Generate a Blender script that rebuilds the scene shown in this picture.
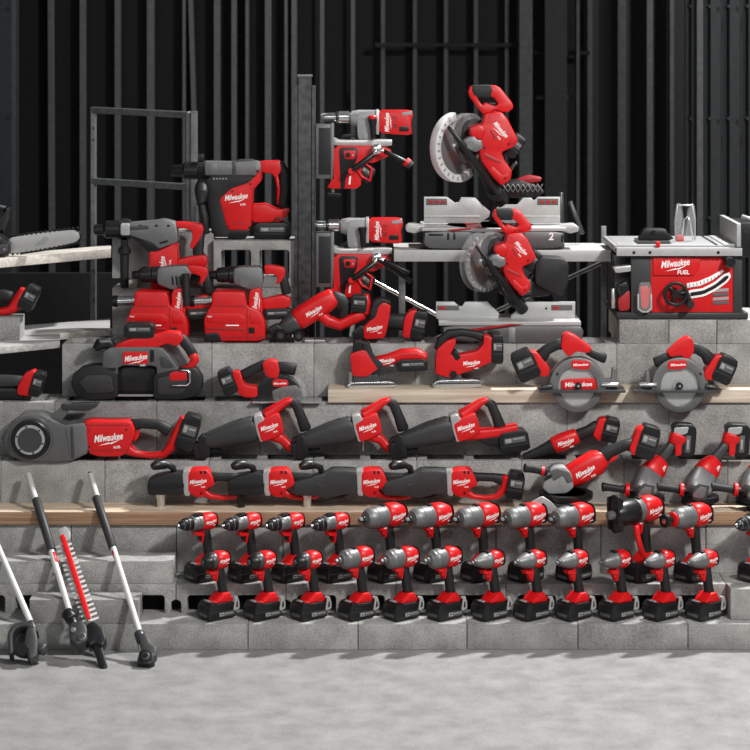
import bpy, bmesh, math, random
from mathutils import Vector, Matrix
R = math.radians
random.seed(7)
C = bpy.context.scene.collection
for o in list(bpy.data.objects): bpy.data.objects.remove(o)

# ------------------------------------------------------------------ camera
CAMY, CAMZ, F, CX, HY = -7.7, 2.22, 2115.0, 375.0, 40.0
cam_d = bpy.data.cameras.new('camera'); cam = bpy.data.objects.new('camera', cam_d); C.objects.link(cam)
cam.location = (0, CAMY, CAMZ); cam.rotation_euler = (R(90), 0, 0)
cam_d.sensor_width = 36; cam_d.lens = F/750*36; cam_d.shift_y = -(375-HY)/750
cam_d.dof.use_dof = True; cam_d.dof.focus_distance = 8.25; cam_d.dof.aperture_fstop = 4.5
cam_d.clip_end = 60
bpy.context.scene.camera = cam
# ------------------------------------------------------------------ world + lights
w = bpy.data.worlds.new('world'); bpy.context.scene.world = w; w.use_nodes = True
w.node_tree.nodes['Background'].inputs[0].default_value = (0.9, 0.95, 1, 1)
w.node_tree.nodes['Background'].inputs[1].default_value = 0.10

def area(name, loc, target, sx, sy, power, col=(1, 1, 1)):
    l = bpy.data.lights.new(name, 'AREA'); l.shape = 'RECTANGLE'; l.size = sx; l.size_y = sy
    l.energy = power; l.color = col
    o = bpy.data.objects.new(name, l); C.objects.link(o); o.location = loc
    o.rotation_euler = (Vector(target)-Vector(loc)).to_track_quat('-Z', 'Y').to_euler()
    return o
area('back_key_lamp', (3.0, 2.6, 6.5), (0.1, 0.2, 0.4), 0.4, 0.3, 900)
area('front_key_lamp', (3.2, -4.2, 4.6), (0, 0.6, 0.7), 0.5, 0.5, 325, (1, .98, .96))
area('front_fill_lamp', (-3.4, -6.0, 3.2), (0, 0.6, 0.8), 2.5, 2.0, 45)
area('low_front_lamp', (0.6, -2.9, 2.95), (0, 0.3, 0.0), 3.0, 0.5, 42)
vs = bpy.context.scene.view_settings
vs.view_transform = 'Standard'; vs.look = 'None'; vs.exposure = 0.0; vs.gamma = 1; vs.use_curve_mapping = False

# ------------------------------------------------------------------ materials
def node_mat(name):
    m = bpy.data.materials.new(name); m.use_nodes = True
    nt = m.node_tree; return m, nt, nt.nodes['Principled BSDF']
def plain(name, col, rough=.45, metal=0., bump=0., bscale=400, var=0.06, coat=0., spec=.5):
    m, nt, b = node_mat(name); b.inputs['Specular IOR Level'].default_value = spec
    b.inputs['Roughness'].default_value = rough; b.inputs['Metallic'].default_value = metal
    if coat: b.inputs['Coat Weight'].default_value = coat; b.inputs['Coat Roughness'].default_value = .2
    tc = nt.nodes.new('ShaderNodeTexCoord'); n = nt.nodes.new('ShaderNodeTexNoise')
    n.inputs['Scale'].default_value = 35; n.inputs['Detail'].default_value = 4
    nt.links.new(tc.outputs['Object'], n.inputs['Vector'])
    cr = nt.nodes.new('ShaderNodeValToRGB')
    cr.color_ramp.elements[0].position = .3; cr.color_ramp.elements[1].position = .7
    cr.color_ramp.elements[0].color = tuple(c*(1-var) for c in col)+(1,)
    cr.color_ramp.elements[1].color = tuple(min(1, c*(1+var)) for c in col)+(1,)
    nt.links.new(n.outputs['Fac'], cr.inputs[0]); nt.links.new(cr.outputs[0], b.inputs['Base Color'])
    if bump:
        n2 = nt.nodes.new('ShaderNodeTexNoise'); n2.inputs['Scale'].default_value = bscale
        nt.links.new(tc.outputs['Object'], n2.inputs['Vector'])
        bp = nt.nodes.new('ShaderNodeBump'); bp.inputs['Strength'].default_value = bump; bp.inputs['Distance'].default_value = .001
        nt.links.new(n2.outputs['Fac'], bp.inputs['Height']); nt.links.new(bp.outputs[0], b.inputs['Normal'])
    return m
M = {}
M['red'] = plain('red_plastic', (.58, .005, .007), .42, coat=.05, spec=.4)
M['darkred'] = plain('dark_red_plastic', (.33, .01, .012), .4)
M['black'] = plain('black_plastic', (.008, .008, .009), .36, spec=.4)
M['rubber'] = plain('black_rubber', (.013, .013, .014), .55, bump=.3, spec=.35)
M['boot'] = plain('charcoal_rubber_boot', (.030, .030, .031), .5, bump=.2, spec=.4)
M['dgrey'] = plain('dark_grey_metal', (.07, .07, .072), .4, .5)
M['mgrey'] = plain('mid_grey_casting', (.125, .125, .125), .4, .45)
M['grey'] = plain('grey_cast_metal', (.165, .165, .165), .46, .5)
M['lgrey'] = plain('light_grey_metal', (.5, .5, .49), .32, .5)
M['silver'] = plain('bright_steel', (.72, .72, .71), .22, .95)
M['blade'] = plain('brushed_blade_steel', (.55, .55, .54), .3, .85)
M['shaft'] = plain('satin_aluminium_tube', (.72, .72, .71), .35, .25)
M['alu'] = plain('painted_aluminium', (.43, .43, .42), .4, .25)
M['metalpl'] = plain('grey_painted_plate', (.28, .28, .28), .5, .2)
M['white'] = plain('white_print', (.88, .86, .84), .5)
M['lab'] = plain('grey_label_print', (.3, .3, .3), .5)
M['labd'] = plain('dark_label_print', (.09, .09, .09), .5)
M['steelcol'] = plain('dark_weathered_steel', (.05, .05, .052), .5, .5, bump=.5, bscale=60, var=.5)
M['galv'] = plain('galvanised_steel', (.17, .175, .18), .45, .6, var=.2)
M['stud'] = plain('dull_stud_steel', (.04, .042, .044), .6, .2, var=.25)
M['wallp'] = plain('dark_wall_board', (.0042, .0045, .005), .75, var=.35, spec=.35)
M['wallpn'] = plain('dark_panel_steel', (.012, .0135, .015), .6, .1, var=.25, spec=.3)
def glassy(name, col, alpha):
    m, nt, b = node_mat(name); b.inputs['Base Color'].default_value = col+(1,)
    b.inputs['Roughness'].default_value = .12; b.inputs['Alpha'].default_value = alpha
    return m
M['clear'] = glassy('clear_plastic', (.7, .72, .72), .11)

def concrete(name, lo, hi, scale, rnd, bump=.6, floor=False):
    m, nt, b = node_mat(name); b.inputs['Roughness'].default_value = .85
    L = nt.links.new
    tc = nt.nodes.new('ShaderNodeTexCoord'); oi = nt.nodes.new('ShaderNodeObjectInfo')
    ad = nt.nodes.new('ShaderNodeVectorMath'); ad.operation = 'ADD'
    sc = nt.nodes.new('ShaderNodeVectorMath'); sc.operation = 'SCALE'; sc.inputs[0].default_value = (7, 5, 3)
    L(oi.outputs['Random'], sc.inputs['Scale']); L(tc.outputs['Object'], ad.inputs[0])
    if rnd: L(sc.outputs[0], ad.inputs[1])
    a = nt.nodes.new('ShaderNodeTexNoise'); a.inputs['Scale'].default_value = scale; a.inputs['Detail'].default_value = 8; a.inputs['Roughness'].default_value = .62
    f = nt.nodes.new('ShaderNodeTexNoise'); f.inputs['Scale'].default_value = 170; f.inputs['Detail'].default_value = 3
    L(ad.outputs[0], a.inputs['Vector']); L(ad.outputs[0], f.inputs['Vector'])
    mx = nt.nodes.new('ShaderNodeMath'); mx.operation = 'MULTIPLY_ADD'; mx.inputs[1].default_value = .45
    L(f.outputs['Fac'], mx.inputs[0])
    m2 = nt.nodes.new('ShaderNodeMath'); m2.operation = 'MULTIPLY'; m2.inputs[1].default_value = .55
    L(a.outputs['Fac'], m2.inputs[0]); L(m2.outputs[0], mx.inputs[2])
    cr = nt.nodes.new('ShaderNodeValToRGB')
    cr.color_ramp.elements[0].position = .36; cr.color_ramp.elements[1].position = .64
    cr.color_ramp.elements[0].color = lo+(1,); cr.color_ramp.elements[1].color = hi+(1,)
    L(mx.outputs[0], cr.inputs[0])
    out = cr.outputs[0]
    if rnd:
        mr = nt.nodes.new('ShaderNodeMapRange'); mr.inputs['To Min'].default_value = .82; mr.inputs['To Max'].default_value = 1.12
        L(oi.outputs['Random'], mr.inputs['Value'])
        vm = nt.nodes.new('ShaderNodeVectorMath'); vm.operation = 'SCALE'
        L(out, vm.inputs[0]); L(mr.outputs[0], vm.inputs['Scale']); out = vm.outputs[0]
    if floor:
        v = nt.nodes.new('ShaderNodeTexVoronoi'); v.inputs['Scale'].default_value = 3.1; v.inputs['Randomness'].default_value = 1
        L(tc.outputs['Object'], v.inputs['Vector'])
        r2 = nt.nodes.new('ShaderNodeValToRGB'); r2.color_ramp.elements[0].position = .010; r2.color_ramp.elements[1].position = .022
        r2.color_ramp.elements[0].color = (.35, .35, .35, 1); r2.color_ramp.elements[1].color = (1, 1, 1, 1)
        L(v.outputs['Distance'], r2.inputs[0])
        mp = nt.nodes.new('ShaderNodeMapping'); mp.inputs['Scale'].default_value = (1.5, 5, 1); mp.inputs['Rotation'].default_value = (0, 0, .25)
        n3 = nt.nodes.new('ShaderNodeTexNoise'); n3.inputs['Scale'].default_value = 2.2; n3.inputs['Detail'].default_value = 6
        L(tc.outputs['Object'], mp.inputs[0]); L(mp.outputs[0], n3.inputs['Vector'])
        r3 = nt.nodes.new('ShaderNodeMapRange'); r3.inputs['From Min'].default_value = .3; r3.inputs['From Max'].default_value = .7
        r3.inputs['To Min'].default_value = .93; r3.inputs['To Max'].default_value = 1.07
        L(n3.outputs['Fac'], r3.inputs['Value'])
        v2 = nt.nodes.new('ShaderNodeVectorMath'); v2.operation = 'MULTIPLY'; L(out, v2.inputs[0]); L(r2.outputs[0], v2.inputs[1])
        v3 = nt.nodes.new('ShaderNodeVectorMath'); v3.operation = 'SCALE'; L(v2.outputs[0], v3.inputs[0]); L(r3.outputs[0], v3.inputs['Scale'])
        out = v3.outputs[0]
    L(out, b.inputs['Base Color'])
    bp = nt.nodes.new('ShaderNodeBump'); bp.inputs['Strength'].default_value = bump; bp.inputs['Distance'].default_value = .002
    L(f.outputs['Fac'], bp.inputs['Height']); L(bp.outputs[0], b.inputs['Normal'])
    return m
M['block'] = concrete('grey_block_concrete', (.18, .176, .167), (.40, .394, .378), 9, True)
M['floor'] = concrete('floor_concrete', (.16, .158, .153), (.285, .281, .273), 9, False, .35, True)
def wood(name, lo, hi, grain=(1.2, 30, 30), ply=False):
    m, nt, b = node_mat(name); b.inputs['Roughness'].default_value = .65; L = nt.links.new
    tc = nt.nodes.new('ShaderNodeTexCoord'); mp = nt.nodes.new('ShaderNodeMapping'); mp.inputs['Scale'].default_value = grain
    n = nt.nodes.new('ShaderNodeTexNoise'); n.inputs['Scale'].default_value = 2.5; n.inputs['Detail'].default_value = 7; n.inputs['Distortion'].default_value = .6
    L(tc.outputs['Object'], mp.inputs[0]); L(mp.outputs[0], n.inputs['Vector'])
    cr = nt.nodes.new('ShaderNodeValToRGB'); cr.color_ramp.elements[0].position = .32; cr.color_ramp.elements[1].position = .68
    cr.color_ramp.elements[0].color = lo+(1,); cr.color_ramp.elements[1].color = hi+(1,)
    L(n.outputs['Fac'], cr.inputs[0]); L(cr.outputs[0], b.inputs['Base Color'])
    return m
M['pine'] = wood('pale_pine', (.44, .35, .26), (.66, .57, .46))
M['ply'] = wood('pale_plywood_face', (.50, .38, .27), (.74, .61, .47), (1.2, 14, 14))
M['plyedge'] = wood('brown_plywood_edge', (.17, .09, .05), (.44, .27, .16), (.8, 3, 110))
M['whitewood'] = wood('bleached_timber', (.44, .40, .35), (.62, .58, .52))
M['bleached'] = wood('grey_scaffold_board', (.28, .275, .265), (.45, .44, .42))

# ------------------------------------------------------------------ geometry helpers
def S(Y): return F/(Y-CAMY)
def W(px, py, Y): s = S(Y); return Vector(((px-CX)/s, Y, CAMZ-(py-HY)/s))
def chaikin(p, k=.13):
    out = []
    n = len(p)
    for i in range(n):
        a, b = p[i], p[(i+1) % n]
        out.append((a[0]+(b[0]-a[0])*k, a[1]+(b[1]-a[1])*k)); out.append((a[0]+(b[0]-a[0])*(1-k), a[1]+(b[1]-a[1])*(1-k)))
    return out
def sarea(p): return sum(p[i][0]*p[(i+1) % len(p)][1]-p[(i+1) % len(p)][0]*p[i][1] for i in range(len(p)))/2
def offset(p, d):
    n = len(p); out = []
    for i in range(n):
        a, b, c = p[i-1], p[i], p[(i+1) % n]
        d1 = Vector((b[0]-a[0], b[1]-a[1])); d2 = Vector((c[0]-b[0], c[1]-b[1]))
        if d1.length < 1e-9 or d2.length < 1e-9: out.append(b); continue
        d1.normalize(); d2.normalize()
        n1 = Vector((-d1.y, d1.x)); n2 = Vector((-d2.y, d2.x)); m = n1+n2
        if m.length < .3: m = n1
        m.normalize(); k = d/max(.6, m.dot(n1)); out.append((b[0]+m.x*k, b[1]+m.y*k))
    return out
def circle(cx, cy, r, n=24, a0=0, a1=360, ry=None):
    full = abs(a1-a0) >= 360; k = n if full else n+1
    return [(cx+r*math.cos(R(a0+(a1-a0)*i/n)), cy-(ry or r)*math.sin(R(a0+(a1-a0)*i/n))) for i in range(k)]
def solid(bm, outer, holes, t, b, fn):
    """a rounded slab: outline with holes, thickness t, edge rounding b; fn maps (u, v, w) to a point"""
    loops = [outer if sarea(outer) > 0 else outer[::-1]]+[h if sarea(h) < 0 else h[::-1] for h in holes]
    b = min(b, t*.45)
    rings = [(-t/2, b), (-t/2+.3*b, .3*b), (-t/2+b, 0), (t/2-b, 0), (t/2-.3*b, .3*b), (t/2, b)] if b > 0 else [(-t/2, 0), (t/2, 0)]
    ends = [[], []]
    for lp in loops:
        prev = None
        for i, (wv, ins) in enumerate(rings):
            q = offset(lp, ins) if ins else lp
            vs_ = [bm.verts.new(fn(x, y, wv)) for x, y in q]
            if prev:
                for k in range(len(vs_)):
                    j = (k+1) % len(vs_)
                    bm.faces.new((prev[k], prev[j], vs_[j], vs_[k]))
            if i in (0, len(rings)-1):
                es = [bm.edges.get((vs_[k], vs_[(k+1) % len(vs_)])) or bm.edges.new((vs_[k], vs_[(k+1) % len(vs_)])) for k in range(len(vs_))]
                ends[0 if i == 0 else 1] += es
            prev = vs_
    for es in ends: bmesh.ops.triangle_fill(bm, edges=es, use_beauty=True, use_dissolve=False)
def loft(bm, secs, n=18, e=2.6, rnd=.3):
    """secs: (Vector centre, half height, half depth)"""
    P = [Vector(s[0]) for s in secs]; A = [s[1] for s in secs]; B = [s[2] for s in secs]
    if rnd:
        for end in (0, -1):
            q = P[1] if end == 0 else P[-2]
            L = (q-P[end]).length; d = (q-P[end]).normalized()
            k = min(A[end]*rnd, L*.4); p0 = P[end].copy(); a0, b0 = A[end], B[end]
            P[end] = p0; A[end] = a0*.72; B[end] = b0*.72
            idx = 1 if end == 0 else len(P)-1
            P.insert(idx, p0+d*k); A.insert(idx, a0); B.insert(idx, b0)
            idx = 1 if end == 0 else len(P)-1
            P.insert(idx, p0+d*k*.35); A.insert(idx, a0*.9); B.insert(idx, b0*.9)
    prev = None
    for i, c in enumerate(P):
        t = (P[min(i+1, len(P)-1)]-P[max(i-1, 0)]).normalized()
        side = Vector((0, 1, 0)) if abs(t.y) < .9 else Vector((1, 0, 0))
        side = (side-t*side.dot(t)).normalized(); up = side.cross(t)
        ring = []
        for k in range(n):
            a = 2*math.pi*k/n; ca, sa = math.cos(a), math.sin(a)
            ring.append(bm.verts.new(c+up*A[i]*math.copysign(abs(ca)**(2/e), ca)+side*B[i]*math.copysign(abs(sa)**(2/e), sa)))
        if prev:
            for k in range(n): bm.faces.new((prev[k], prev[(k+1) % n], ring[(k+1) % n], ring[k]))
        else: bm.faces.new(ring)
        prev = ring
    bm.faces.new(prev[::-1])
def lathe(bm, p0, p1, prof, n=20):
    p0, p1 = Vector(p0), Vector(p1); ax = p1-p0; d = ax.normalized()
    side = Vector((0, 1, 0)) if abs(d.y) < .9 else Vector((1, 0, 0))
    side = (side-d*side.dot(d)).normalized(); up = side.cross(d); prev = None
    for t, r in prof:
        c = p0+ax*t; r = max(r, 1e-5)
        ring = [bm.verts.new(c+(up*math.cos(2*math.pi*k/n)+side*math.sin(2*math.pi*k/n))*r) for k in range(n)]
        if prev:
            for k in range(n): bm.faces.new((prev[k], prev[(k+1) % n], ring[(k+1) % n], ring[k]))
        else: bm.faces.new(ring)
        prev = ring
    bm.faces.new(prev[::-1])
def finish(name, bm, mats, parent=None, smooth=True):
    me = bpy.data.meshes.new(name)
    bmesh.ops.recalc_face_normals(bm, faces=bm.faces[:])
    bm.to_mesh(me); bm.free()
    for m in mats: me.materials.append(m)
    if smooth:
        me.polygons.foreach_set('use_smooth', [True]*len(me.polygons)); me.set_sharp_from_angle(angle=R(38))
    o = bpy.data.objects.new(name, me); C.objects.link(o)
    if parent: o.parent = parent
    return o
def tag(o, label=None, cat=None, group=None, kind=None):
    for k, v in (('label', label), ('category', cat), ('group', group), ('kind', kind)):
        if v: o[k] = v
    return o

TEXT = {}
def text_mesh(body, mat, bolt=False):
    key = (body, mat, bolt)
    if key in TEXT: return TEXT[key]
    cu = bpy.data.curves.new('print', 'FONT'); cu.body = body; cu.resolution_u = 2; cu.shear = .35 if bolt else .1; cu.offset = .022
    cu.align_x = 'CENTER'; cu.align_y = 'CENTER'
    o = bpy.data.objects.new('print', cu); C.objects.link(o); bpy.context.view_layer.update()
    me = bpy.data.meshes.new_from_object(o.evaluated_get(bpy.context.evaluated_depsgraph_get()))
    bpy.data.objects.remove(o)
    xs = [v.co.x for v in me.vertices]; k = 1/(max(xs)-min(xs)); mx = (max(xs)+min(xs))/2
    hs = 1.45 if bolt else 1.0
    for v in me.vertices: v.co = Vector(((v.co.x-mx)*k, 0, v.co.y*k*hs))
    if bolt:
        bm = bmesh.new(); bm.from_mesh(me)
        pts = [(-.38, -.23), (.02, -.155), (.0, -.19), (.42, -.10), (.06, -.235), (.07, -.205)]
        bm.faces.new([bm.verts.new((x, 0, z)) for x, z in pts])
        bm.to_mesh(me); bm.free()
    me.materials.clear(); me.materials.append(M[mat]); me.name = 'print'
    TEXT[key] = me; return me

class Part:
    def __init__(s, t, name, mat, parent=None, label=None):
        s.t, s.name, s.parent, s.label, s.bm = t, name, parent, label, bmesh.new(); s.mats = [M[mat]]; s.obj = None
    def _mat(s, n0, mat):
        if mat:
            m = M[mat]
            if m not in s.mats: s.mats.append(m)
            i = s.mats.index(m)
        else: i = 0
        s.bm.faces.ensure_lookup_table()
        for f in s.bm.faces[n0:]: f.material_index = i
        return s
    def prof(s, pts, t, b=.004, y=0, holes=(), rnd=1, mat=None):
        n0 = len(s.bm.faces); T = s.t
        cv = lambda l: [(T.pt(x, yy).x, T.pt(x, yy).z) for x, yy in l]
        o = cv(pts); hs = [cv(h) for h in holes]
        for _ in range(rnd): o = chaikin(o); hs = [chaikin(h) for h in hs]
        solid(s.bm, o, hs, t, b*.55, lambda u, v, w_: Vector((u, y+w_, v)))
        return s._mat(n0, mat)
    def rect(s, x0, y0, x1, y1, t, b=.003, y=0, mat=None, rnd=0): return s.prof([(x0, y0), (x1, y0), (x1, y1), (x0, y1)], t, b, y, rnd=rnd, mat=mat)
    def loft(s, secs, e=2.6, n=18, rnd=.3, mat=None):
        """secs: (px, py, half_height_px, half_depth_m[, y])"""
        n0 = len(s.bm.faces); T = s.t
        loft(s.bm, [(T.pt(q[0], q[1], q[4] if len(q) > 4 else 0), q[2]/T.s, q[3]) for q in secs], n, e, rnd)
        return s._mat(n0, mat)
    def tube(s, pts, r, mat=None, n=12):
        """pts: (px, py[, y]); r in px"""
        n0 = len(s.bm.faces); T = s.t
        loft(s.bm, [(T.pt(*q), r/T.s, r/T.s) for q in pts], n, 2, .2)
        return s._mat(n0, mat)
    def lathe(s, a, b, prof, mat=None, n=20):
        n0 = len(s.bm.faces); T = s.t
        lathe(s.bm, T.pt(*a), T.pt(*b), [(t, r/T.s) for t, r in prof], n)
        return s._mat(n0, mat)
    def disc(s, cx, cy, r, t, y=0, mat=None, n=32):
        """flat round plate facing the camera side"""
        return s.lathe((cx, cy, y-t/2), (cx, cy, y+t/2), [(0, r*.97), (.15, r), (.85, r), (1, r*.97)], mat, n)
class Tool:
    def __init__(s, name, label, cat, ax=0, ay=0, Y=0, z=None, group=None, yaw=0, scale=1, mm=False):
        s.ax, s.ay = ax, ay; s.s = 1000.0 if mm else S(Y); s.mm = mm
        s.o = bpy.data.objects.new(name, None); C.objects.link(s.o); s.o.empty_display_size = .05
        tag(s.o, label, cat, group); s.parts = []
        if not mm:
            p = W(ax, ay, Y); s.o.location = (p.x, Y, p.z if z is None else z)
        s.o.rotation_euler.z = R(yaw); s.o.scale = (scale,)*3; s.logos = []
    def pt(s, px, py, y=0): return Vector(((px-s.ax)/s.s, y, (py-s.ay)/s.s*(1 if s.mm else -1)))
    def part(s, name, mat, parent=None, label=None):
        p = Part(s, name, mat, parent, label); s.parts.append(p); return p
    def logo(s, px, py, w, ang=0, y=-.04, mat='white', body='Milwaukee', fuel=True, bolt=True, parent=None, name='logo'):
        s.logos.append((px, py, w, ang, y, mat, body, bolt, parent, name))
        if fuel and bolt:
            a = R(ang); d = (w*.26, -w*.36 if s.mm else w*.36)
            fx = px+d[0]*math.cos(a)+(d[1]*math.sin(a) if not s.mm else -d[1]*math.sin(a)); fy = py+d[1]*math.cos(a)-(d[0]*math.sin(a) if not s.mm else -d[0]*math.sin(a))
            s.logos.append((fx, fy, w*.25, ang, y, mat, 'FUEL', False, parent, name))
    def battery(s, cx, cy, w, h, ang=0, t=.074, name='battery'):
        """w x h px block turned by ang degrees (counter-clockwise in the picture)"""
        a = R(ang); sg = 1 if s.mm else -1
        def q(u, v): return (cx+u*math.cos(a)-v*math.sin(a), cy+sg*(u*math.sin(a)+v*math.cos(a)))
        p = s.part(name, 'black')
        p.prof([q(-w*.5, -h*.5), (q(w*.5, -h*.5)), q(w*.5, h*.28), q(w*.38, h*.5), q(-w*.38, h*.5), q(-w*.5, h*.28)], t, .006)
        p.prof([q(-w*.49, -h*.22), q(w*.49, -h*.22), q(w*.49, -h*.12), q(-w*.49, -h*.12)], t+.003, .001, rnd=0, mat='rubber')
        p.prof([q(-w*.34, -h*.05), q(w*.38, -h*.05), q(w*.38, h*.22), q(-w*.34, h*.22)], t+.002, .0005, rnd=0, mat='labd')
        p.prof([q(-w*.30, h*.0), q(-w*.10, h*.0), q(-w*.10, h*.18), q(-w*.30, h*.18)], t+.003, .0005, rnd=0, mat='lab')
        p.prof([q(-w*.04, h*.10), q(w*.33, h*.10), q(w*.33, h*.15), q(-w*.04, h*.15)], t+.003, .0005, rnd=0, mat='lab')
        return p
    def done(s):
        for p in s.parts:
            p.obj = finish(p.name, p.bm, p.mats, None)
            if p.label: p.obj['label'] = p.label
        first = {}
        for p in s.parts: first.setdefault(p.name, p)
        up = {'trigger': ('grip',), 'belt_hook': ('battery_mount',), 'hang_hook': ('rear_handle', 'battery'), 'arbor_bolt': ('saw_blade',), 'end_cap': ('motor_housing',), 'foam_grip': ('shaft',), 'shaft_label': ('shaft',), 'end_plug': ('shaft',), 'release_button': ('dust_box',), 'gauge_tab': ('mitre_gauge',), 'front_panel': ('cabinet',), 'web_insert': ('column',), 'cap_plate': ('column',)}
        for p in s.parts:
            if not p.parent:
                for nm in up.get(p.name, ()):
                    if nm in first and not first[nm].parent: p.parent = first[nm]; break
        for p in s.parts: p.obj.parent = p.parent.obj if p.parent else s.o
        home = first.get('motor_housing') or first.get('cabinet') or first.get('docking_arm') or first.get('name_plate')
        if home and home.parent: home = None
        for px, py, w_, ang, y, mat, body, bolt, par, nm in s.logos:
            o = bpy.data.objects.new(nm, text_mesh(body, mat, bolt)); C.objects.link(o); o.parent = par.obj if par else home.obj if home else s.o
            o.location = s.pt(px, py, y); k = w_/s.s; o.scale = (k, 1, k); o.rotation_euler = (0, -R(ang), 0)
        return s.o
KIDS = {}
def dup(root, label, loc=None, yaw=None, group=None, scale=None):
    def cp(o, par):
        c = o.copy(); C.objects.link(c); c.parent = par
        for ch in [k for k in ALL() if k.parent == o]: cp(ch, c)
        return c
    kids = {}
    src = list(bpy.data.objects)
    def ALL(): return src
    r = cp(root, None); r['label'] = label
    if group: r['group'] = group
    if loc is not None: r.location = loc
    if yaw is not None: r.rotation_euler.z = R(yaw)
    if scale: r.scale = (scale,)*3
    return r

def boxm(name, x0, x1, y0, y1, z0, z1, mat, b=.003, parent=None, mats2=None):
    bm = bmesh.new()
    solid(bm, [(x0, z0), (x1, z0), (x1, z1), (x0, z1)], [], y1-y0, b, lambda u, v, w_: Vector((u, (y0+y1)/2+w_, v)))
    mats = [M[mat]]
    if mats2:
        mats.append(M[mats2]); bm.normal_update()
        bmesh.ops.recalc_face_normals(bm, faces=bm.faces[:])
        for f in bm.faces: f.material_index = 1 if abs(f.normal.z) < .5 else 0
    return finish(name, bm, mats, parent)

# ================================================================== the building
def struct(o): o['kind'] = 'structure'; return o
struct(boxm('floor', -7, 7, -9, 5.3, -.1, 0, 'floor', 0))
YW = 5.0
struct(boxm('wall_back', -7, 7, YW, YW+.15, 0, 5.5, 'wallp', 0))
# horizontal seams and studs of the back wall
def vstud(px, wpx, Y=YW-.14, d=.1, lean=0, mat='stud', z1=5.0, name='trim', z0=0):
    s = S(Y); x = (px-CX)/s; h = wpx/s/2
    bm = bmesh.new()
    # C-section: web and two lips
    pts = [(x-h, Y), (x+h, Y), (x+h, Y+d), (x+h-.004, Y+d), (x+h-.004, Y+.006), (x-h+.004, Y+.006), (x-h+.004, Y+d), (x-h, Y+d)]
    solid(bm, pts, [], z1-z0, 0, lambda u, v, w_: Vector((u+lean*(w_), v, z0+(z1-z0)/2+w_)))
    return struct(finish(name, bm, [M[mat]], None, False))
k = 1
for px, wd, ln in [(50, 4.5, -.004), (82, 4.5, 0), (117, 4.5, 0), (150, 6, 0), (184, 3, 0), (190, 4, -.03), (217, 6, 0), (234, 5, 0), (247, 3, 0), (268, 6, 0), (286, 3, 0), (294, 5, 0), (322, 4, 0), (353, 4, 0),
                   (383, 4, 0), (415, 4, 0), (446, 4, 0), (476, 4, 0), (507, 4, 0), (650, 6, 0), (672, 4, 0), (622, 8, 0), (590, 5, 0)]:
    vstud(px, wd, lean=ln, name='trim_%d' % k); k += 1
for px, wd, mt in [(526, 13, 'stud'), (556, 22, 'wallpn'), (578, 3, 'stud')]:
    vstud(px, wd, Y=YW-.35, mat=mt, name='trim_%d' % k); k += 1
for py, x0, x1 in [(45, 375, 520), (53, 535, 590), (98, 537, 575)]:
    a = W(x0, py, YW-.2); b = W(x1, py, YW-.2)
    struct(boxm('trim_%d' % k, a.x, b.x, YW-.2, YW-.16, a.z-.012, a.z+.012, 'stud' if py == 98 else 'wallp', .002)); k += 1
# dark corrugated panels on the left and right
def colpanel(name, x0, x1, Y, ribs, mat='wallpn', z1=5):
    a, b = W(x0, 100, Y).x, W(x1, 100, Y).x; n = ribs; bm = bmesh.new(); pts = []
    for i in range(n):
        u0 = a+(b-a)*i/n; u1 = a+(b-a)*(i+1)/n; q = (u1-u0)
        pts += [(u0, Y+.03), (u0+.18*q, Y+.03), (u0+.3*q, Y), (u0+.82*q, Y), (u0+.94*q, Y+.03)]
    pts += [(b, Y+.03), (b, Y+.06), (a, Y+.06)]
    solid(bm, pts, [], z1, 0, lambda u, v, w_: Vector((u, v, z1/2+w_)))
    # rows of screw heads
    for zc in (CAMZ+.18, CAMZ-.42, CAMZ-.95):
        for i in range(n*2):
            u = a+(b-a)*(i+.5)/(2*n)
            lathe(bm, (u, Y-.006, zc), (u, Y+.03, zc), [(0, .009), (1, .012)], 8)
    return struct(finish(name, bm, [M[mat]], None, False))
colpanel('wall_left', -160, 17, 4.0, 6)
colpanel('wall_right', 686, 800, 3.6, 6)
vstud(700, 6, Y=3.55, d=.05, name='trim_%d' % k); k += 1
# low dark board wall behind the timber decks
bm = bmesh.new()
a = W(-200, 300, 3.2).x; b = W(300, 300, 3.2).x
solid(bm, [(a, 0), (b, 0), (b, 1.02), (a, 1.02)], [], .05, 0, lambda u, v, w_: Vector((u, 3.2+w_, v)))
struct(finish('wall_partition', bm, [M['wallp']], None, False))

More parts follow.
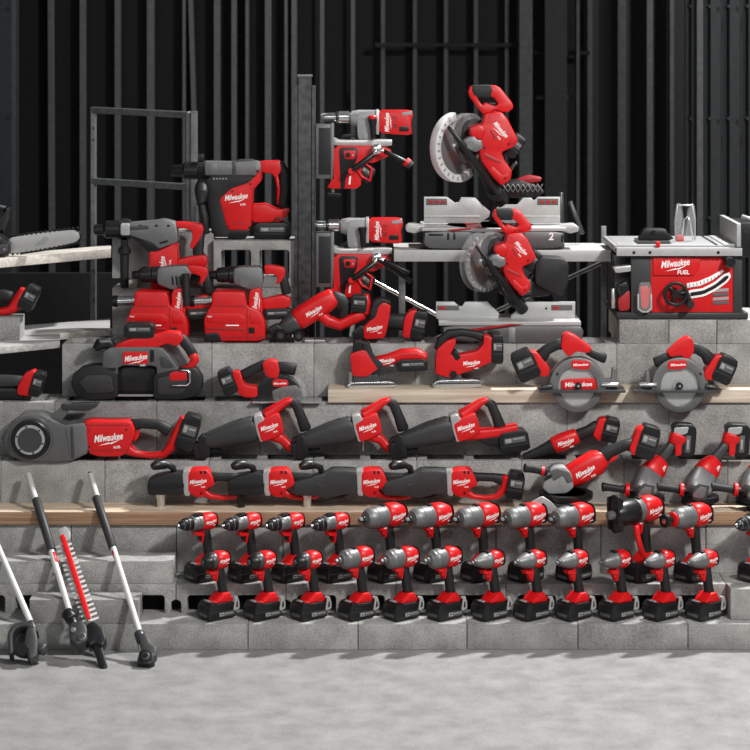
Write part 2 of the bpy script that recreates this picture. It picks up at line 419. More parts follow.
# ================================================================== concrete blocks
ORD = ['first', 'second', 'third', 'fourth', 'fifth', 'sixth', 'seventh', 'eighth', 'ninth', 'tenth', 'eleventh', 'twelfth', 'thirteenth']
def block(x0, x1, Yf, d, z0, z1, label, group=None, cores=None, name='concrete_block', mat='block', cat='concrete block', b=.0035):
    """cores: None, 'down' (vertical cores), 'under' (notches open below, through the depth), 'front' (cores through the depth)"""
    g = .0012; x0 += g; x1 -= g; y0 = Yf+random.uniform(-.0015, .0015); h = z1-z0; L = x1-x0; cx = (x0+x1)/2
    bm = bmesh.new()
    def rr(a, b_, c, d_, r=.012):
        out = []
        for (qx, qy, a0) in ((b_-r, d_-r, 0), (a+r, d_-r, 90), (a+r, c+r, 180), (b_-r, c+r, 270)):
            for i in range(4): out.append((qx+r*math.cos(R(a0+30*i)), qy+r*math.sin(R(a0+30*i))))
        return out
    if cores == 'down':
        hs = [rr(-L*.40, -L*.05, -d*.32, d*.32), rr(L*.05, L*.40, -d*.32, d*.32)]
        solid(bm, [(-L/2, -d/2), (L/2, -d/2), (L/2, d/2), (-L/2, d/2)], hs, h, b, lambda u, v, w_: Vector((u, v+d/2, h/2+w_)))
    elif cores == 'under':
        def notch(a, b_, t, r=.012): return [(b_, 0), (b_, t-r), (b_-r*.3, t-r*.3), (b_-r, t), (a+r, t), (a+r*.3, t-r*.3), (a, t-r), (a, 0)][::-1]
        o = [(-L/2, h), (-L/2, .05), (-L/2+.014, .044), (-L/2+.018, .036), (-L/2+.018, 0)]
        o += notch(-L*.40, -L*.045, .066)+notch(L*.045, L*.40, .066)
        o += [(L/2-.018, 0), (L/2-.018, .036), (L/2-.014, .044), (L/2, .05), (L/2, h)]
        solid(bm, o, [], d, .002, lambda u, v, w_: Vector((u, d/2+w_, v)))
    elif cores == 'front':
        hs = [rr(-L*.41, -L*.05, h*.17, h*.80), rr(L*.05, L*.41, h*.17, h*.80)]
        solid(bm, [(-L/2, 0), (L/2, 0), (L/2, h), (-L/2, h)], hs, d, b, lambda u, v, w_: Vector((u, d/2+w_, v)))
    else:
        solid(bm, [(-L/2, 0), (L/2, 0), (L/2, h), (-L/2, h)], [], d, b, lambda u, v, w_: Vector((u, d/2+w_, v)))
    o = finish(name, bm, [M[mat]]); o.location = (cx, y0, z0)
    return tag(o, label, cat, group)
def course(joints, Yf, d, z0, z1, desc, group, cores=None):
    s = S(Yf); n = len(joints)-1
    for i in range(n):
        lab = 'grey concrete block, %s from the left in %s' % (ORD[i], desc)
        block((joints[i]-CX)/s, (joints[i+1]-CX)/s, Yf, d, z0, z1, lab, group, cores)
Z1, Z2, Z3, Z4, Z5, Z6, Z7 = .094, .2017, .388, .596, .803, 1.0127, 1.108
Y1, Y2, Y3, Y4, Y5, Y6 = 0, .147, .308, .459, .577, .70
course([-82, 28, 138, 248, 358, 467, 578, 688, 798], Y1, .2, 0, Z1, 'the lowest course on the floor', 'blocks of the lowest course')
course([-45, 65, 176, 286, 396, 506, 616, 726, 836], Y2, .2, Z1, Z2, 'the course with black openings', 'blocks of the course with openings', 'under')
course([-36, 71, 176.5, 283, 390, 496, 601, 706, 812], Y3, .2, Z2, Z3, 'the course under the long plywood shelf', 'blocks under the plywood shelf')
course([-103, 1, 105, 209, 313, 417, 522, 624, 728, 832], Y4, .2, Z3, Z4, 'the course above the plywood shelf', 'blocks above the plywood shelf', 'down')
course([-47, 55, 157, 260, 363, 465, 567, 669, 771], Y5, .2, Z4, Z5, 'the course behind the reciprocating saws', 'blocks behind the reciprocating saws', 'down')
course([62, 110, 212, 314, 415, 517, 617, 717, 818], Y6, .2, Z5, Z6, 'the course behind the band saw and jigsaws', 'blocks behind the band saw and jigsaws', 'down')
course([619, 669, 717, 766, 815], Y6+.005, .39, Z6, Z7, 'the short course under the table saw', 'blocks under the table saw')
course([-36, 71, 176.5, 283, 390, 496, 601, 706, 812], .40, .2, .0005, .192, 'the inner course seen only through the openings', 'inner blocks behind the openings')
# loose step blocks
s2 = S(Y2); s1 = S(0)
for i, (a, b) in enumerate([(-50, 62), (62, 173)]):
    block((a-CX)/s2, (b-CX)/s2, Y2-.002, .15, Z2+.0005, .287, 'flat grey block on the left step %s' % ['behind the edger shaft', 'behind the pole saw shaft'][i], 'blocks of the left step')
block((29-CX)/s1, (139-CX)/s1, .004, .118, Z1+.0005, .181, 'low grey block beside the openings, behind the hedge trimmer foot')
s3 = S(.079); block((729-CX)/s3, (840-CX)/s3, .052, .09, Z1+.0005, .208, 'grey block on the bottom course at the right picture edge')
# rear platform that carries the upper stacks (steel trestle with timber deck)
t = Tool('trestle_platform', 'timber trestle platform behind the block courses', 'platform', 340, 380, 1.15, z=0)
p = t.part('deck', 'pine'); q = t.part('leg', 'galv')
t.parts.remove(q)
X0, X1 = W(62, 0, .7).x, W(800, 0, .7).x
def metric(part, x0, x1, y0, y1, z0, z1, b=.003, mat=None):
    n0 = len(part.bm.faces); ox = part.t.o.location
    solid(part.bm, [(x0-ox.x, z0-ox.z), (x1-ox.x, z0-ox.z), (x1-ox.x, z1-ox.z), (x0-ox.x, z1-ox.z)], [], y1-y0, b, lambda u, v, w_: Vector((u, (y0+y1)/2-ox.y+w_, v)))
    return part._mat(n0, mat)
metric(p, X0, X1, .905, 1.42, Z5-.04, Z5)
for xx in (X0+.08, -.4, .5, X1-.1):
    for yy in (.95, 1.35):
        metric(t.part('leg', 'galv'), xx-.02, xx+.02, yy-.02, yy+.02, 0, Z5-.04)
t.done()
sb = S(.905)
for i, (a, b) in enumerate([(112, 208), (208, 290), (622, 697), (697, 795), (795, 880)]):
    block((a-CX)/sb, (b-CX)/sb, .905 if i < 2 else 1.1, .39 if i < 2 else .2, Z5+.0005, Z6, 'grey concrete block of the rear course %s' % ['under the left stack', 'under the two-core block', 'behind the table saw courses', 'behind the table saw, further right', 'behind the right picture edge'][i], 'blocks of the rear course', 'down')
# left stacks
def blk(px0, px1, Y, d, z0, z1, label, cores=None): s = S(Y); return block((px0-CX)/s, (px1-CX)/s, Y, d, z0, z1, label, None, cores)
blk(112, 208, .955, .19, Z6+.0005, 1.205, 'grey block on edge behind the left dust extractor')
blk(211, 297, .99, .20, Z6+.0005, 1.202, 'grey block behind the right dust extractor, under the hollow one')
blk(112, 214, 1.03, .19, 1.236, 1.425, 'hollow block topping the left stack behind the rotary hammer', 'down')
blk(213, 297, .99, .20, 1.2025, 1.395, 'two-core hollow block under the largest rotary hammer', 'front')
for i, (a, b, zz, lab) in enumerate([(122, 137, 1.236, 'short pale timber offcut under the left stack top block'), (186, 204, 1.236, 'short pale timber offcut behind the left rotary hammer')]):
    s = S(.96); tag(boxm('timber_offcut', (a-CX)/s, (b-CX)/s, .96, 1.14, 1.2055, zz-.0005, 'whitewood'), lab, 'timber')

# ================================================================== boards
def board(name, x0, x1, Yf, Yb, z0, z1, mat, edge, label):
    o = boxm(name, 0, x1-x0, 0, Yb-Yf, 0, z1-z0, mat, .002, mats2=edge); o.location = (x0, Yf, z0); return tag(o, label, 'board')
sy = S(.29)
board('plywood_shelf', (-60-CX)/sy, (820-CX)/sy, .29, .4585, Z3+.0005, .437, 'ply', 'plyedge', 'long plywood shelf with brown laminated edge under the right angle drills')
sy = S(.56)
board('pine_board', (328-CX)/sy, (820-CX)/sy, .56, .699, Z5+.0005, .854, 'pine', 'pine', 'pale pine board under the jigsaws and circular saws')
s9 = S(.9)
ZB = 1.366
board('scaffold_board', (394-CX)/s9, (611-CX)/s9, .9, 1.2, ZB-.047, ZB, 'bleached', 'alu', 'grey scaffold beam under the upper mitre saw')
def onz(px, py, z): # point of the horizontal plane z seen at this pixel
    s = (py-HY)/(CAMZ-z); return Vector(((px-CX)/s, F/s+CAMY, z))
def quadboard(name, pts, z0, z1, mat, edge, label):
    P = [onz(a, b, z1) for a, b in pts]; o0 = P[0].copy(); bm = bmesh.new()
    solid(bm, [((p_-o0).x, (p_-o0).y) for p_ in P], [], z1-z0, .002, lambda u, v, w_: Vector((u, v, -(z1-z0)/2+w_)))
    bmesh.ops.recalc_face_normals(bm, faces=bm.faces[:])
    for f in bm.faces: f.material_index = 1 if abs(f.normal.z) < .5 else 0
    o = finish(name, bm, [M[mat], M[edge]]); o.location = o0
    return tag(o, label, 'board')
quadboard('timber_plank', [(-60, 264), (111, 248.7), (111, 245), (-60, 260)], 1.295, 1.333, 'whitewood', 'whitewood', 'pale timber plank under the chainsaw')
quadboard('deck_board', [(-60, 353), (60, 341), (60, 333.5), (-60, 337.5)], .985, 1.013, 'bleached', 'bleached', 'wide front grey deck board left of the band saw')
quadboard('deck_board', [(-60, 337), (60, 333), (110, 329), (110, 318.5), (-60, 332)], .985, 1.013, 'bleached', 'whitewood', 'rear grey deck board running behind the left stack')

# ================================================================== scaffold pieces and column
t = Tool('scaffold_ladder', 'grey tubular scaffold ladder frame standing behind the left stack', 'scaffold frame', 93, 360, 1.75, z=0)
yl, yr = 1.95, 1.55
def fr(px, py, Y): p_ = W(px, py, Y); return p_-t.o.location
def bar(part, A, B, r):
    n0 = len(part.bm.faces); loft(part.bm, [(A, r, r), (B, r, r)], 12, 4, .1); part._mat(n0, None)
pL = t.part('post', 'galv'); a = fr(93.5, 107, yl); bar(pL, a, Vector((a.x, a.y, 0)), .014)
pL2 = t.part('post', 'galv'); a = fr(188.5, 113, yr); bar(pL2, a, Vector((a.x, a.y, 0)), .010)
pR = t.part('post', 'galv'); a = fr(194, 111, yr-.02); bar(pR, a, Vector((a.x, a.y, 0)), .016)
for y0_, y1_ in ((110, 115), (181, 187), (330, 343)):
    bar(t.part('rung', 'galv'), fr(93, y0_, yl), fr(190, y1_, yr), .015)
for yy in (128, 140, 270, 300):
    p = t.part('bolt', 'black'); c = fr(94, yy, yl); n0 = len(p.bm.faces); lathe(p.bm, c+Vector((0, -.018, 0)), c, [(0, .005), (1, .006)], 8)
t.done()
t = Tool('steel_column', 'dark steel H-section column behind the magnetic drills', 'steel column', 305, 337, 1.0, z=Z5+.0005)
cc = t.part('column', 'steelcol'); h = 260/t.s
hw = 10/t.s
ptsH = [(-hw, -.035), (-hw+.012, -.035), (-hw+.012, .02), (hw-.012, .02), (hw-.012, -.035), (hw, -.035), (hw, .1), (hw-.012, .1), (hw-.012, .035), (-hw+.012, .035), (-hw+.012, .1), (-hw, .1)]
n0 = len(cc.bm.faces); zt = W(305, 86, 1.0).z-Z5
solid(cc.bm, ptsH, [], zt, .0015, lambda u, v, w_: Vector((u, v, zt/2+w_))); cc._mat(n0, None)
c2 = t.part('web_insert', 'steelcol')
n0 = 0; zt2 = W(305, 77, 1.0).z-Z5
solid(c2.bm, [(-.026, -.03), (.026, -.03), (.026, .018), (-.026, .018)], [], zt2, .002, lambda u, v, w_: Vector((u, v, zt2/2+w_)))
c3 = t.part('cap_plate', 'galv', label='light steel cap on top'); solid(c3.bm, [(-.03, -.033), (.03, -.033), (.03, .018), (-.03, .018)], [], .01, .001, lambda u, v, w_: Vector((u, v, zt2+.005+w_)))
t.done()
def tubething(name, label, cat, pts, r, mat):
    bm = bmesh.new(); P = [Vector(q) for q in pts]; o0 = P[-1].copy()
    loft(bm, [(q-o0, r, r) for q in P], 14, 2, .1); o = finish(name, bm, [M[mat]]); o.location = o0
    return tag(o, label, cat)
a = W(603.5, 226, 1.215)
boxm_ = boxm('scaffold_post', -.011, .011, -.011, .011, 0, a.z-Z5-.001, 'galv'); boxm_.location = (a.x, 1.215, Z5+.001); tag(boxm_, 'slim grey square post left of the table saw', 'post')
a = W(386, 243, 1.1)
boxm_ = boxm('scaffold_post', -.014, .014, -.014, .014, 0, ZB-.048-Z5, 'galv'); boxm_.location = (W(402, 243, 1.1).x, 1.1, Z5+.0005); tag(boxm_, 'dark post under the scaffold beam behind the lower magnetic drill', 'post')
tubething('cross_brace', 'bright brace tube sloping down to the right behind the lower magnetic drill', 'brace', [W(372, 280, 1.18), W(549, 375.3, 1.18)], .008, 'silver')
tubething('cross_brace', 'grey brace tube rising to the right behind the lower mitre saw', 'brace', [W(603, 262, 1.24), W(364, 371.6, 1.24)], .009, 'galv')
for px_, Y_, zt_, lab_ in ((-52, 1.15, .984, 'grey post under the rear deck board, outside the left picture edge'), (84, 1.45, .984, 'grey post under the rear deck board behind the band saw'), (-50, .80, 1.294, 'grey post under the plank that carries the chainsaw')):
    bb_ = boxm('scaffold_post', -.015, .015, -.015, .015, 0, zt_, 'galv'); bb_.location = (W(px_, 300, Y_).x, Y_, 0); tag(bb_, lab_, 'post')
blkL = blk(-40, 20, .80, .12, 1.0135, 1.105, 'pale chamfered block on the deck boards at the left edge')

# ================================================================== pistol-grip tools (mm; nose towards -x, up +z)
def pistol(kind, name, label, cat, group, loc, yaw=38, scale=1.06, hook=True):
    t = Tool(name, label, cat, mm=True, group=group, yaw=yaw, scale=scale); t.o.location = loc
    # battery
    b = t.part('battery', 'black')
    b.prof([(-52, 1), (50, 1), (54, 12), (54, 44), (48, 56), (-22, 58), (-30, 66), (-46, 62), (-56, 50), (-58, 30), (-58, 10)], .074, .008)
    b.prof([(-57.5, 29), (55, 29), (55, 32), (-57.5, 32)], .0765, .001, rnd=0, mat='rubber')
    b.prof([(-16, 12), (48, 12), (48, 27), (-16, 27)], .0755, .0005, rnd=0, mat='labd')
    b.prof([(-13, 14), (5, 14), (5, 25), (-13, 25)], .0765, .0005, rnd=0, mat='lgrey')
    b.prof([(-10, 17), (2, 17), (2, 22), (-10, 22)], .0775, .0005, rnd=0, mat='labd')
    b.prof([(10, 19), (44, 19), (44, 22), (10, 22)], .0765, .0005, rnd=0, mat='lgrey')
    b.prof([(-46, 64), (-40, 66), (-34, 66), (-40, 62)], .03, .001, rnd=0, mat='lab')
    b.prof([(-58.6, 14), (-57, 14), (-57, 24), (-58.6, 24)], .05, .0005, rnd=0, mat='labd')
    # red foot
    f = t.part('battery_mount', 'red')
    f.prof([(-24, 57), (50, 55), (50, 64), (44, 72), (36, 88), (10, 88), (2, 80), (-14, 70)], .058, .010)
    f.prof([(-48, 54), (-24, 56), (-18, 64), (-26, 66), (-40, 64)], .040, .006, y=-.012, mat='red')
    f.prof([(20, 58), (44, 57), (44, 60), (20, 61)], .0595, .0005, rnd=0, mat='darkred')
    hz = {'drill': 193, 'impact': 188, 'cone': 190, 'wide': 200}.get(kind, 207); hx = 6
    hr = {'drill': 26, 'impact': 27, 'cone': 27, 'wide': 31}.get(kind, 36)      # head radius
    ax = hz+3
    g = t.part('grip', 'rubber')
    g.loft([(26, 80, 17, .017), (22, 100, 15, .016), (17, hz-62, 15.5, .0165), (hx+4, hz-36, 17, .017), (hx, hz-16, 18, .018)])
    tr = t.part('trigger', 'black' if kind == 'drill' else 'red')
    tr.prof([(-19, hz-56), (-8, hz-58), (-2, hz-36), (-20, hz-32), (-24, hz-38)], .018, .005)
    br = t.part('trigger_bracket', 'red')
    br.prof([(-40, hz-26), (18, hz-26), (22, hz-14), (6, hz-36), (-2, hz-40), (-6, hz-66), (-11, hz-66), (-12, hz-42), (-36, hz-38)], .028, .005, rnd=0)
    if hook:
        h = t.part('belt_hook', 'alu')
        h.prof([(40, 26), (66, 30), (66, 52), (58, 74), (50, 76)], .004, .001, y=-.0405, holes=[[(50, 34), (60, 36), (60, 50), (54, 60)]])
        h.prof([(46, 66), (56, 66), (56, 74), (46, 74)], .014, .002, y=-.034)
    m = t.part('motor_housing', 'red'); gc = t.part('gear_case', 'grey' if kind != 'impact' else 'dgrey')
    R3 = lambda x, r, z=0: (x, ax+z, r, r/1000*1.02)
    def seam(x, r): m.lathe((x, ax), (x+1.6, ax), [(0, r), (1, r)], mat='darkred', n=28)
    if kind == 'drill':
        m.loft([R3(-12, 24), R3(-4, 26), R3(22, 27), R3(42, 25)]); end = 42
        gc.lathe((-10, ax), (-46, ax), [(0, 24), (.25, 25.5), (.35, 25.5), (.38, 24), (.7, 23.5), (.74, 25), (.9, 24), (1, 22)])
        gc.prof([(-40, ax+18), (-8, ax+20), (-4, ax+29), (-26, ax+29), (-40, ax+25)], .026, .005, mat='black')
        c = t.part('chuck', 'black'); c.lathe((-46, ax), (-92, ax), [(0, 20), (.06, 22), (.35, 22), (.4, 19.5), (.62, 19), (.68, 15), (.9, 12), (1, 8)])
        c.lathe((-91, ax), (-97, ax), [(0, 7), (1, 5)], mat='silver'); c.lathe((-76, ax), (-79, ax), [(0, 16), (1, 14)], mat='lgrey'); c.lathe((-60, ax), (-62, ax), [(0, 22.4), (1, 22)], mat='labd')
    elif kind == 'impact':
        m.loft([R3(-12, 25), R3(0, 28), R3(18, 28), R3(36, 25)]); end = 36
        gc.lathe((-12, ax), (-26, ax), [(0, 27), (.2, 27.6), (.8, 27), (1, 26)])
        c = t.part('nose_boot', 'black'); c.lathe((-25, ax), (-52, ax), [(0, 26), (.25, 26), (.75, 21), (.95, 17), (1, 11)])
        c.lathe((-50, ax), (-60, ax), [(0, 8), (.8, 8), (1, 5)], mat='dgrey')
    elif kind == 'wide':
        m.loft([R3(-8, 29), R3(4, 33), R3(30, 33), R3(50, 28)]); end = 50
        gc.lathe((-8, ax), (-66, ax), [(0, 31), (.05, 32), (.18, 32), (.2, 31), (.55, 31), (.58, 29.5), (.78, 29), (.88, 22), (.97, 18), (1, 11)])
        c = t.part('anvil', 'grey'); c.lathe((-66, ax), (-74, ax), [(0, 10), (1, 10)]); c.lathe((-74, ax), (-86, ax), [(0, 6.5), (.9, 6.5), (1, 5)], n=4)
    elif kind == 'cone':
        m.loft([R3(-6, 25), R3(6, 28), R3(24, 28), R3(42, 25)]); end = 42
        gc.lathe((-4, ax), (-60, ax), [(0, 26), (.1, 27), (.2, 27), (.24, 25.5), (.4, 25), (.86, 15), (.9, 14), (1, 12)])
        c = t.part('anvil', 'grey'); c.lathe((-60, ax), (-66, ax), [(0, 10), (1, 10)]); c.lathe((-66, ax), (-76, ax), [(0, 6), (.9, 6), (1, 4)], n=4)
    else:
        m.loft([R3(-8, 33, 1), R3(6, 37, 1), R3(40, 37, 1), R3(64, 31, 0)]); end = 64
        gc.lathe((-8, ax), (-84, ax), [(0, 35), (.05, 36.5), (.12, 36.5), (.14, 35), (.55, 35), (.57, 33.5), (.82, 33), (.90, 28), (.97, 25), (1, 15)])
        gc.prof([(-18, ax-38), (-8, ax-38), (-8, ax-30), (-18, ax-30)], .03, .002, mat='white')
        if kind == 'torque':
            c = t.part('anvil', 'dgrey'); c.lathe((-84, ax), (-93, ax), [(0, 12), (1, 12)]); c.lathe((-93, ax), (-110, ax), [(0, 8.5), (.9, 8.5), (1, 7)], n=4, mat='dgrey')
        elif kind == 'ring':
            c = t.part('impact_collar', 'red'); c.lathe((-83, ax), (-94, ax), [(0, 20), (.2, 24), (.8, 24), (1, 18)])
            c = t.part('socket', 'black'); c.lathe((-93, ax), (-128, ax), [(0, 10), (.5, 10), (.55, 21), (.98, 21), (1, 19)]); c.lathe((-127, ax), (-129.5, ax), [(0, 8), (1, 8)], mat='silver')
        else:
            c = t.part('nose_clamp', 'black'); c.lathe((-30, ax), (-112, ax), [(0, 36), (.1, 38), (.6, 37), (.8, 33), (.97, 27), (1, 22)])
            c.lathe((-111, ax), (-134, ax), [(0, 13), (.9, 13), (1, 9)], mat='grey', n=8)
            c.prof([(-112, ax-54), (-96, ax-54), (-94, ax-30), (-97, ax+30), (-95, ax+56), (-113, ax+58), (-116, ax+30), (-112, ax-30)], .046, .036, y=-.0)
            d = t.part('side_handle', 'red'); d.tube([(-70, ax-34, -.048), (-64, ax-80, -.052), (-46, ax-124, -.052), (-20, ax-146, -.045), (16, ax-152, -.03)], 9)
    if kind not in ('drill', 'impact'):
        gc.prof([(-22, ax+hr-4), (-6, ax+hr-2), (-6, ax+hr+4), (-20, ax+hr+3)], .022, .003, mat='black')
    mm_ = t.part('end_cap', 'black')
    mm_.loft([(end-2, ax, hr*.93, hr*.93/1000), (end+6, ax, hr*.8, hr*.8/1000)], rnd=.2)
    sd = hr/1000*1.02+.0016 if kind in ('drill', 'impact', 'cone') else (hr+1.6)/1000*1.02+.001
    for q in range(3): m.prof([(end-14+q*4.5, ax-hr*.55), (end-12+q*4.5, ax-hr*.55), (end-12+q*4.5, ax-hr*.2), (end-14+q*4.5, ax-hr*.2)], sd*2*.93, .0005, rnd=0, mat='black')
    wl = {'drill': 42, 'impact': 40, 'cone': 42, 'wide': 50}.get(kind, 60)
    hs = 1.10; up_ = .016 if kind in ('torque', 'ring', 'clamp') else .009
    for q in t.parts:
        if q.name in ('motor_housing', 'gear_case', 'chuck', 'nose_boot', 'anvil', 'impact_collar', 'socket', 'nose_clamp', 'end_cap'):
            for v in q.bm.verts: v.co.x *= hs; v.co.y *= hs; v.co.z = ax/1000+(v.co.z-ax/1000)*hs+up_
        elif q.name in ('trigger', 'trigger_bracket'):
            for v in q.bm.verts: v.co.z += up_*.7
        elif q.name == 'grip':
            for v in q.bm.verts: v.co.z = .08+(v.co.z-.08)*(1+up_/(ax/1000-.09))
        elif q.name == 'side_handle':
            for v in q.bm.verts: v.co.z += up_
    t.logo((end+(-8))/2-3, ax+3+up_*1000, wl, 10, -(sd+.0006)*hs)
    t.done(); return t
ROW1 = [217, 263, 309, 357, 402, 445, 490, 532, 574, 617, 661, 704]
protos = {}
def place(kind, px, Y, z, name, label, cat, group, yaw=38, scale=1.06, hook=True):
    loc = Vector(((px-CX)/S(Y), Y, z))
    if kind in protos: return dup(protos[kind].o, label, loc, yaw, group, scale)
    protos[kind] = pistol(kind, name, label, cat, group, loc, yaw, scale, hook); return protos[kind].o
L1 = ['red impact driver with black nose at the left end of the front row', 'red impact driver with black nose, second in the front row', 'red impact driver with black nose, third in the front row beside the grey wrenches']
for i, px in enumerate(ROW1[:3]): place('impact', px, .08, Z1+.001, 'impact_driver', L1[i], 'impact driver', 'impact drivers of the front row')
L1 = ['%s wide grey-nosed impact wrench in the front row' % q for q in ('first', 'second', 'third')]
for i, px in enumerate(ROW1[3:6]): place('wide', px, .08, Z1+.001, 'impact_wrench', L1[i], 'impact wrench', 'wide-nosed impact wrenches of the front row', scale=1.05)
for i, px in enumerate(ROW1[6:]): place('cone', px, .08, Z1+.001, 'compact_impact_wrench', 'compact impact wrench with tapered grey nose, %s of six in the front row' % (['leftmost', 'second', 'third', 'fourth', 'fifth', 'rightmost'][i]), 'impact wrench', 'tapered-nose impact wrenches of the front row')
for i, px in enumerate([203, 247, 290, 335]): place('drill', px, .205, Z2+.001, 'drill_driver', '%s black-chucked drill driver in the second row' % ['leftmost', 'second', 'third', 'rightmost'][i], 'drill', 'drill drivers of the second row', hook=False)
for i, px in enumerate([386, 432, 479, 526, 574]): place('torque', px, .205, Z2+.001, 'high_torque_impact_wrench', 'large grey-nosed impact wrench in the second row, %s of five' % ['leftmost', 'second', 'middle', 'fourth', 'rightmost'][i], 'impact wrench', 'large impact wrenches of the second row', hook=False)
place('clamp', 641, .205, Z2+.001, 'd_handle_impact_wrench', 'biggest impact wrench in the second row with black clamp nose and red side handle', 'impact wrench', None, scale=1.16, hook=False)
place('ring', 692, .205, Z2+.001, 'socketed_impact_wrench', 'large impact wrench with red collar and black socket on its nose', 'impact wrench', None, hook=False)
o = place('drill', 756, .205, Z2+.001, 'drill_driver', 'black-chucked drill cut by the right picture edge in the second row', 'drill', None)

# ================================================================== front: pole tools leaning on the steps
def lean(px, py):
    k_ = py-HY; Y = (2115*(CAMZ-.192)-7.7*k_)/(2115*.89+k_); s = S(Y); return Vector(((px-CX)/s, Y, CAMZ-k_/s))
class Lean(Tool):
    """tool lying in the plane z = Y + .21 that leans from the floor to the steps"""
    def pt(s, px, py, y=0):
        v = lean(px, py)-s.o.location+Vector((0, .665, -.747))*y; return v
def lean_tool(name, label, cat, ax, ay, group=None):
    t = Lean(name, label, cat, ax, ay, -.2, group=group); v = lean(ax, ay); t.o.location = (v.x, v.y, max(v.z, 0)); t.s = S(v.y); return t
def lsolid(p, pts, t, b, y=0, mat=None, holes=()):
    n0 = len(p.bm.faces); T = p.t
    sc = [( (a-T.ax)/T.s, (T.ay-c)/T.s) for a, c in pts]; hs = [[((a-T.ax)/T.s, (T.ay-c)/T.s) for a, c in h] for h in holes]
    solid(p.bm, chaikin(sc), [chaikin(h) for h in hs], t, b, lambda u, v, w_: T.pt(u*T.s+T.ax, T.ay-v*T.s, y+w_))
    return p._mat(n0, mat)
# pole saw (right)
t = lean_tool('pole_saw_attachment', 'silver pole attachment with black foam grip standing rightmost of the leaning tools', 'pole tool', 148, 668)
t.part('shaft', 'shaft').tube([(90, 474), (141, 636)], 3.1)
t.part('end_plug', 'black').tube([(89.5, 472.5), (91, 477)], 2.0)
t.part('foam_grip', 'boot').tube([(96, 497), (113, 548)], 4.6)
t.part('shaft_label', 'red', label='red printed shaft label').tube([(114, 551), (118, 563)], 3.0)
p = t.part('gear_head', 'dgrey'); p.tube([(139, 632), (142, 642)], 5.6); lsolid(p, [(138, 638), (146, 635), (151, 646), (157, 650), (157, 658), (149, 664), (143, 655)], .045, .006)
p = t.part('bar_mount', 'black'); lsolid(p, [(140, 655), (146, 653), (154, 657), (155, 665), (150, 669), (137, 667)], .06, .006)
p.tube([(146, 661, -.035), (146, 661, .035)], 4.5, mat='dgrey')
t.logo(90, 480, .1, 0); t.logos = []
t.done()
# hedge trimmer
t = lean_tool('hedge_trimmer_attachment', 'pole hedge trimmer with red toothed blade, middle of the leaning tools', 'pole tool', 88, 660)
t.part('shaft', 'shaft').tube([(28, 474), (71, 616)], 3.2)
t.part('foam_grip', 'boot').tube([(36, 499), (52, 551)], 4.8)
t.part('shaft_label', 'red', label='red printed shaft label').tube([(52.5, 553), (56, 564)], 3.2)
p = t.part('collar', 'black'); p.tube([(66, 612), (73, 620)], 6.5); p.tube([(71, 617), (76, 632)], 5)
p = t.part('gear_case', 'dgrey'); lsolid(p, [(70, 628), (82, 624), (88, 632), (88, 645), (78, 650), (70, 644)], .07, .01)
p.tube([(83, 643, -.045), (83, 643, 0)], 4.5, mat='grey'); p.tube([(74, 636, -.042), (74, 636, 0)], 3, mat='grey')
p = t.part('pivot_foot', 'black'); lsolid(p, [(86, 628), (94, 624), (104, 632), (107, 643), (103, 650), (96, 646), (90, 650), (86, 642)], .05, .008)
lsolid(p, [(92, 646), (101, 642), (108, 668), (106, 671), (101, 671)], .035, .006)
p = t.part('blade_bar', 'red', label='red blade guide bar'); lsolid(p, [(60, 538), (65, 536), (92, 620), (87, 622)], .010, .003, y=-.012)
bl = t.part('tooth_blade', 'shaft')
pts = []
for i in range(17):
    u = i/16; x, y = 63+u*27, 545+u*74
    pts += [(x+2, y), (x+8.5, y-2.4), (x+8.9, y-.4), (x+2.5, y+2)]
back = []
for i in range(17):
    u = i/16; x, y = 63+u*27, 545+u*74
    back += [(x-1, y), (x-7.5, y+1.6), (x-7.2, y+3.2), (x-1, y+2)]
T = t
n0 = 0; sc = [((a-T.ax)/T.s, (T.ay-c)/T.s) for a, c in pts+back[::-1]]
solid(bl.bm, sc, [], .004, 0, lambda u, v, w_: T.pt(u*T.s+T.ax, T.ay-v*T.s, w_))
lsolid(bl, [(58, 531), (66, 527), (71, 534), (70, 541), (61, 542)], .02, .004, mat='lgrey')
t.done()
# edger
t = lean_tool('edger_attachment', 'pole edger with round black guard leaning at the left picture edge', 'pole tool', 25, 660)
t.part('shaft', 'shaft').tube([(-18, 510), (34, 630)], 3.2)
p = t.part('blade_guard', 'boot'); lsolid(p, circle(24, 641, 16, 18, 20, 200)+[(9, 657), (14, 658), (13, 645)]+circle(24, 641, 11, 12, 180, 30), .05, .005)
lsolid(p, circle(24, 641, 14, 20), .006, .001, y=.022)
p = t.part('gear_case', 'dgrey'); lsolid(p, [(27, 632), (36, 629), (39, 645), (38, 660), (30, 664), (24, 650)], .06, .01); p.tube([(38, 648), (46, 650)], 6, mat='dgrey')
p = t.part('guide_wheel', 'black'); p.lathe((23, 655, -.045), (23, 655, -.02), [(0, 6), (.2, 7), (.8, 7), (1, 6)])
p = t.part('mount_bracket', 'dgrey'); p.tube([(30, 622), (35, 634)], 4.2)
t.done()

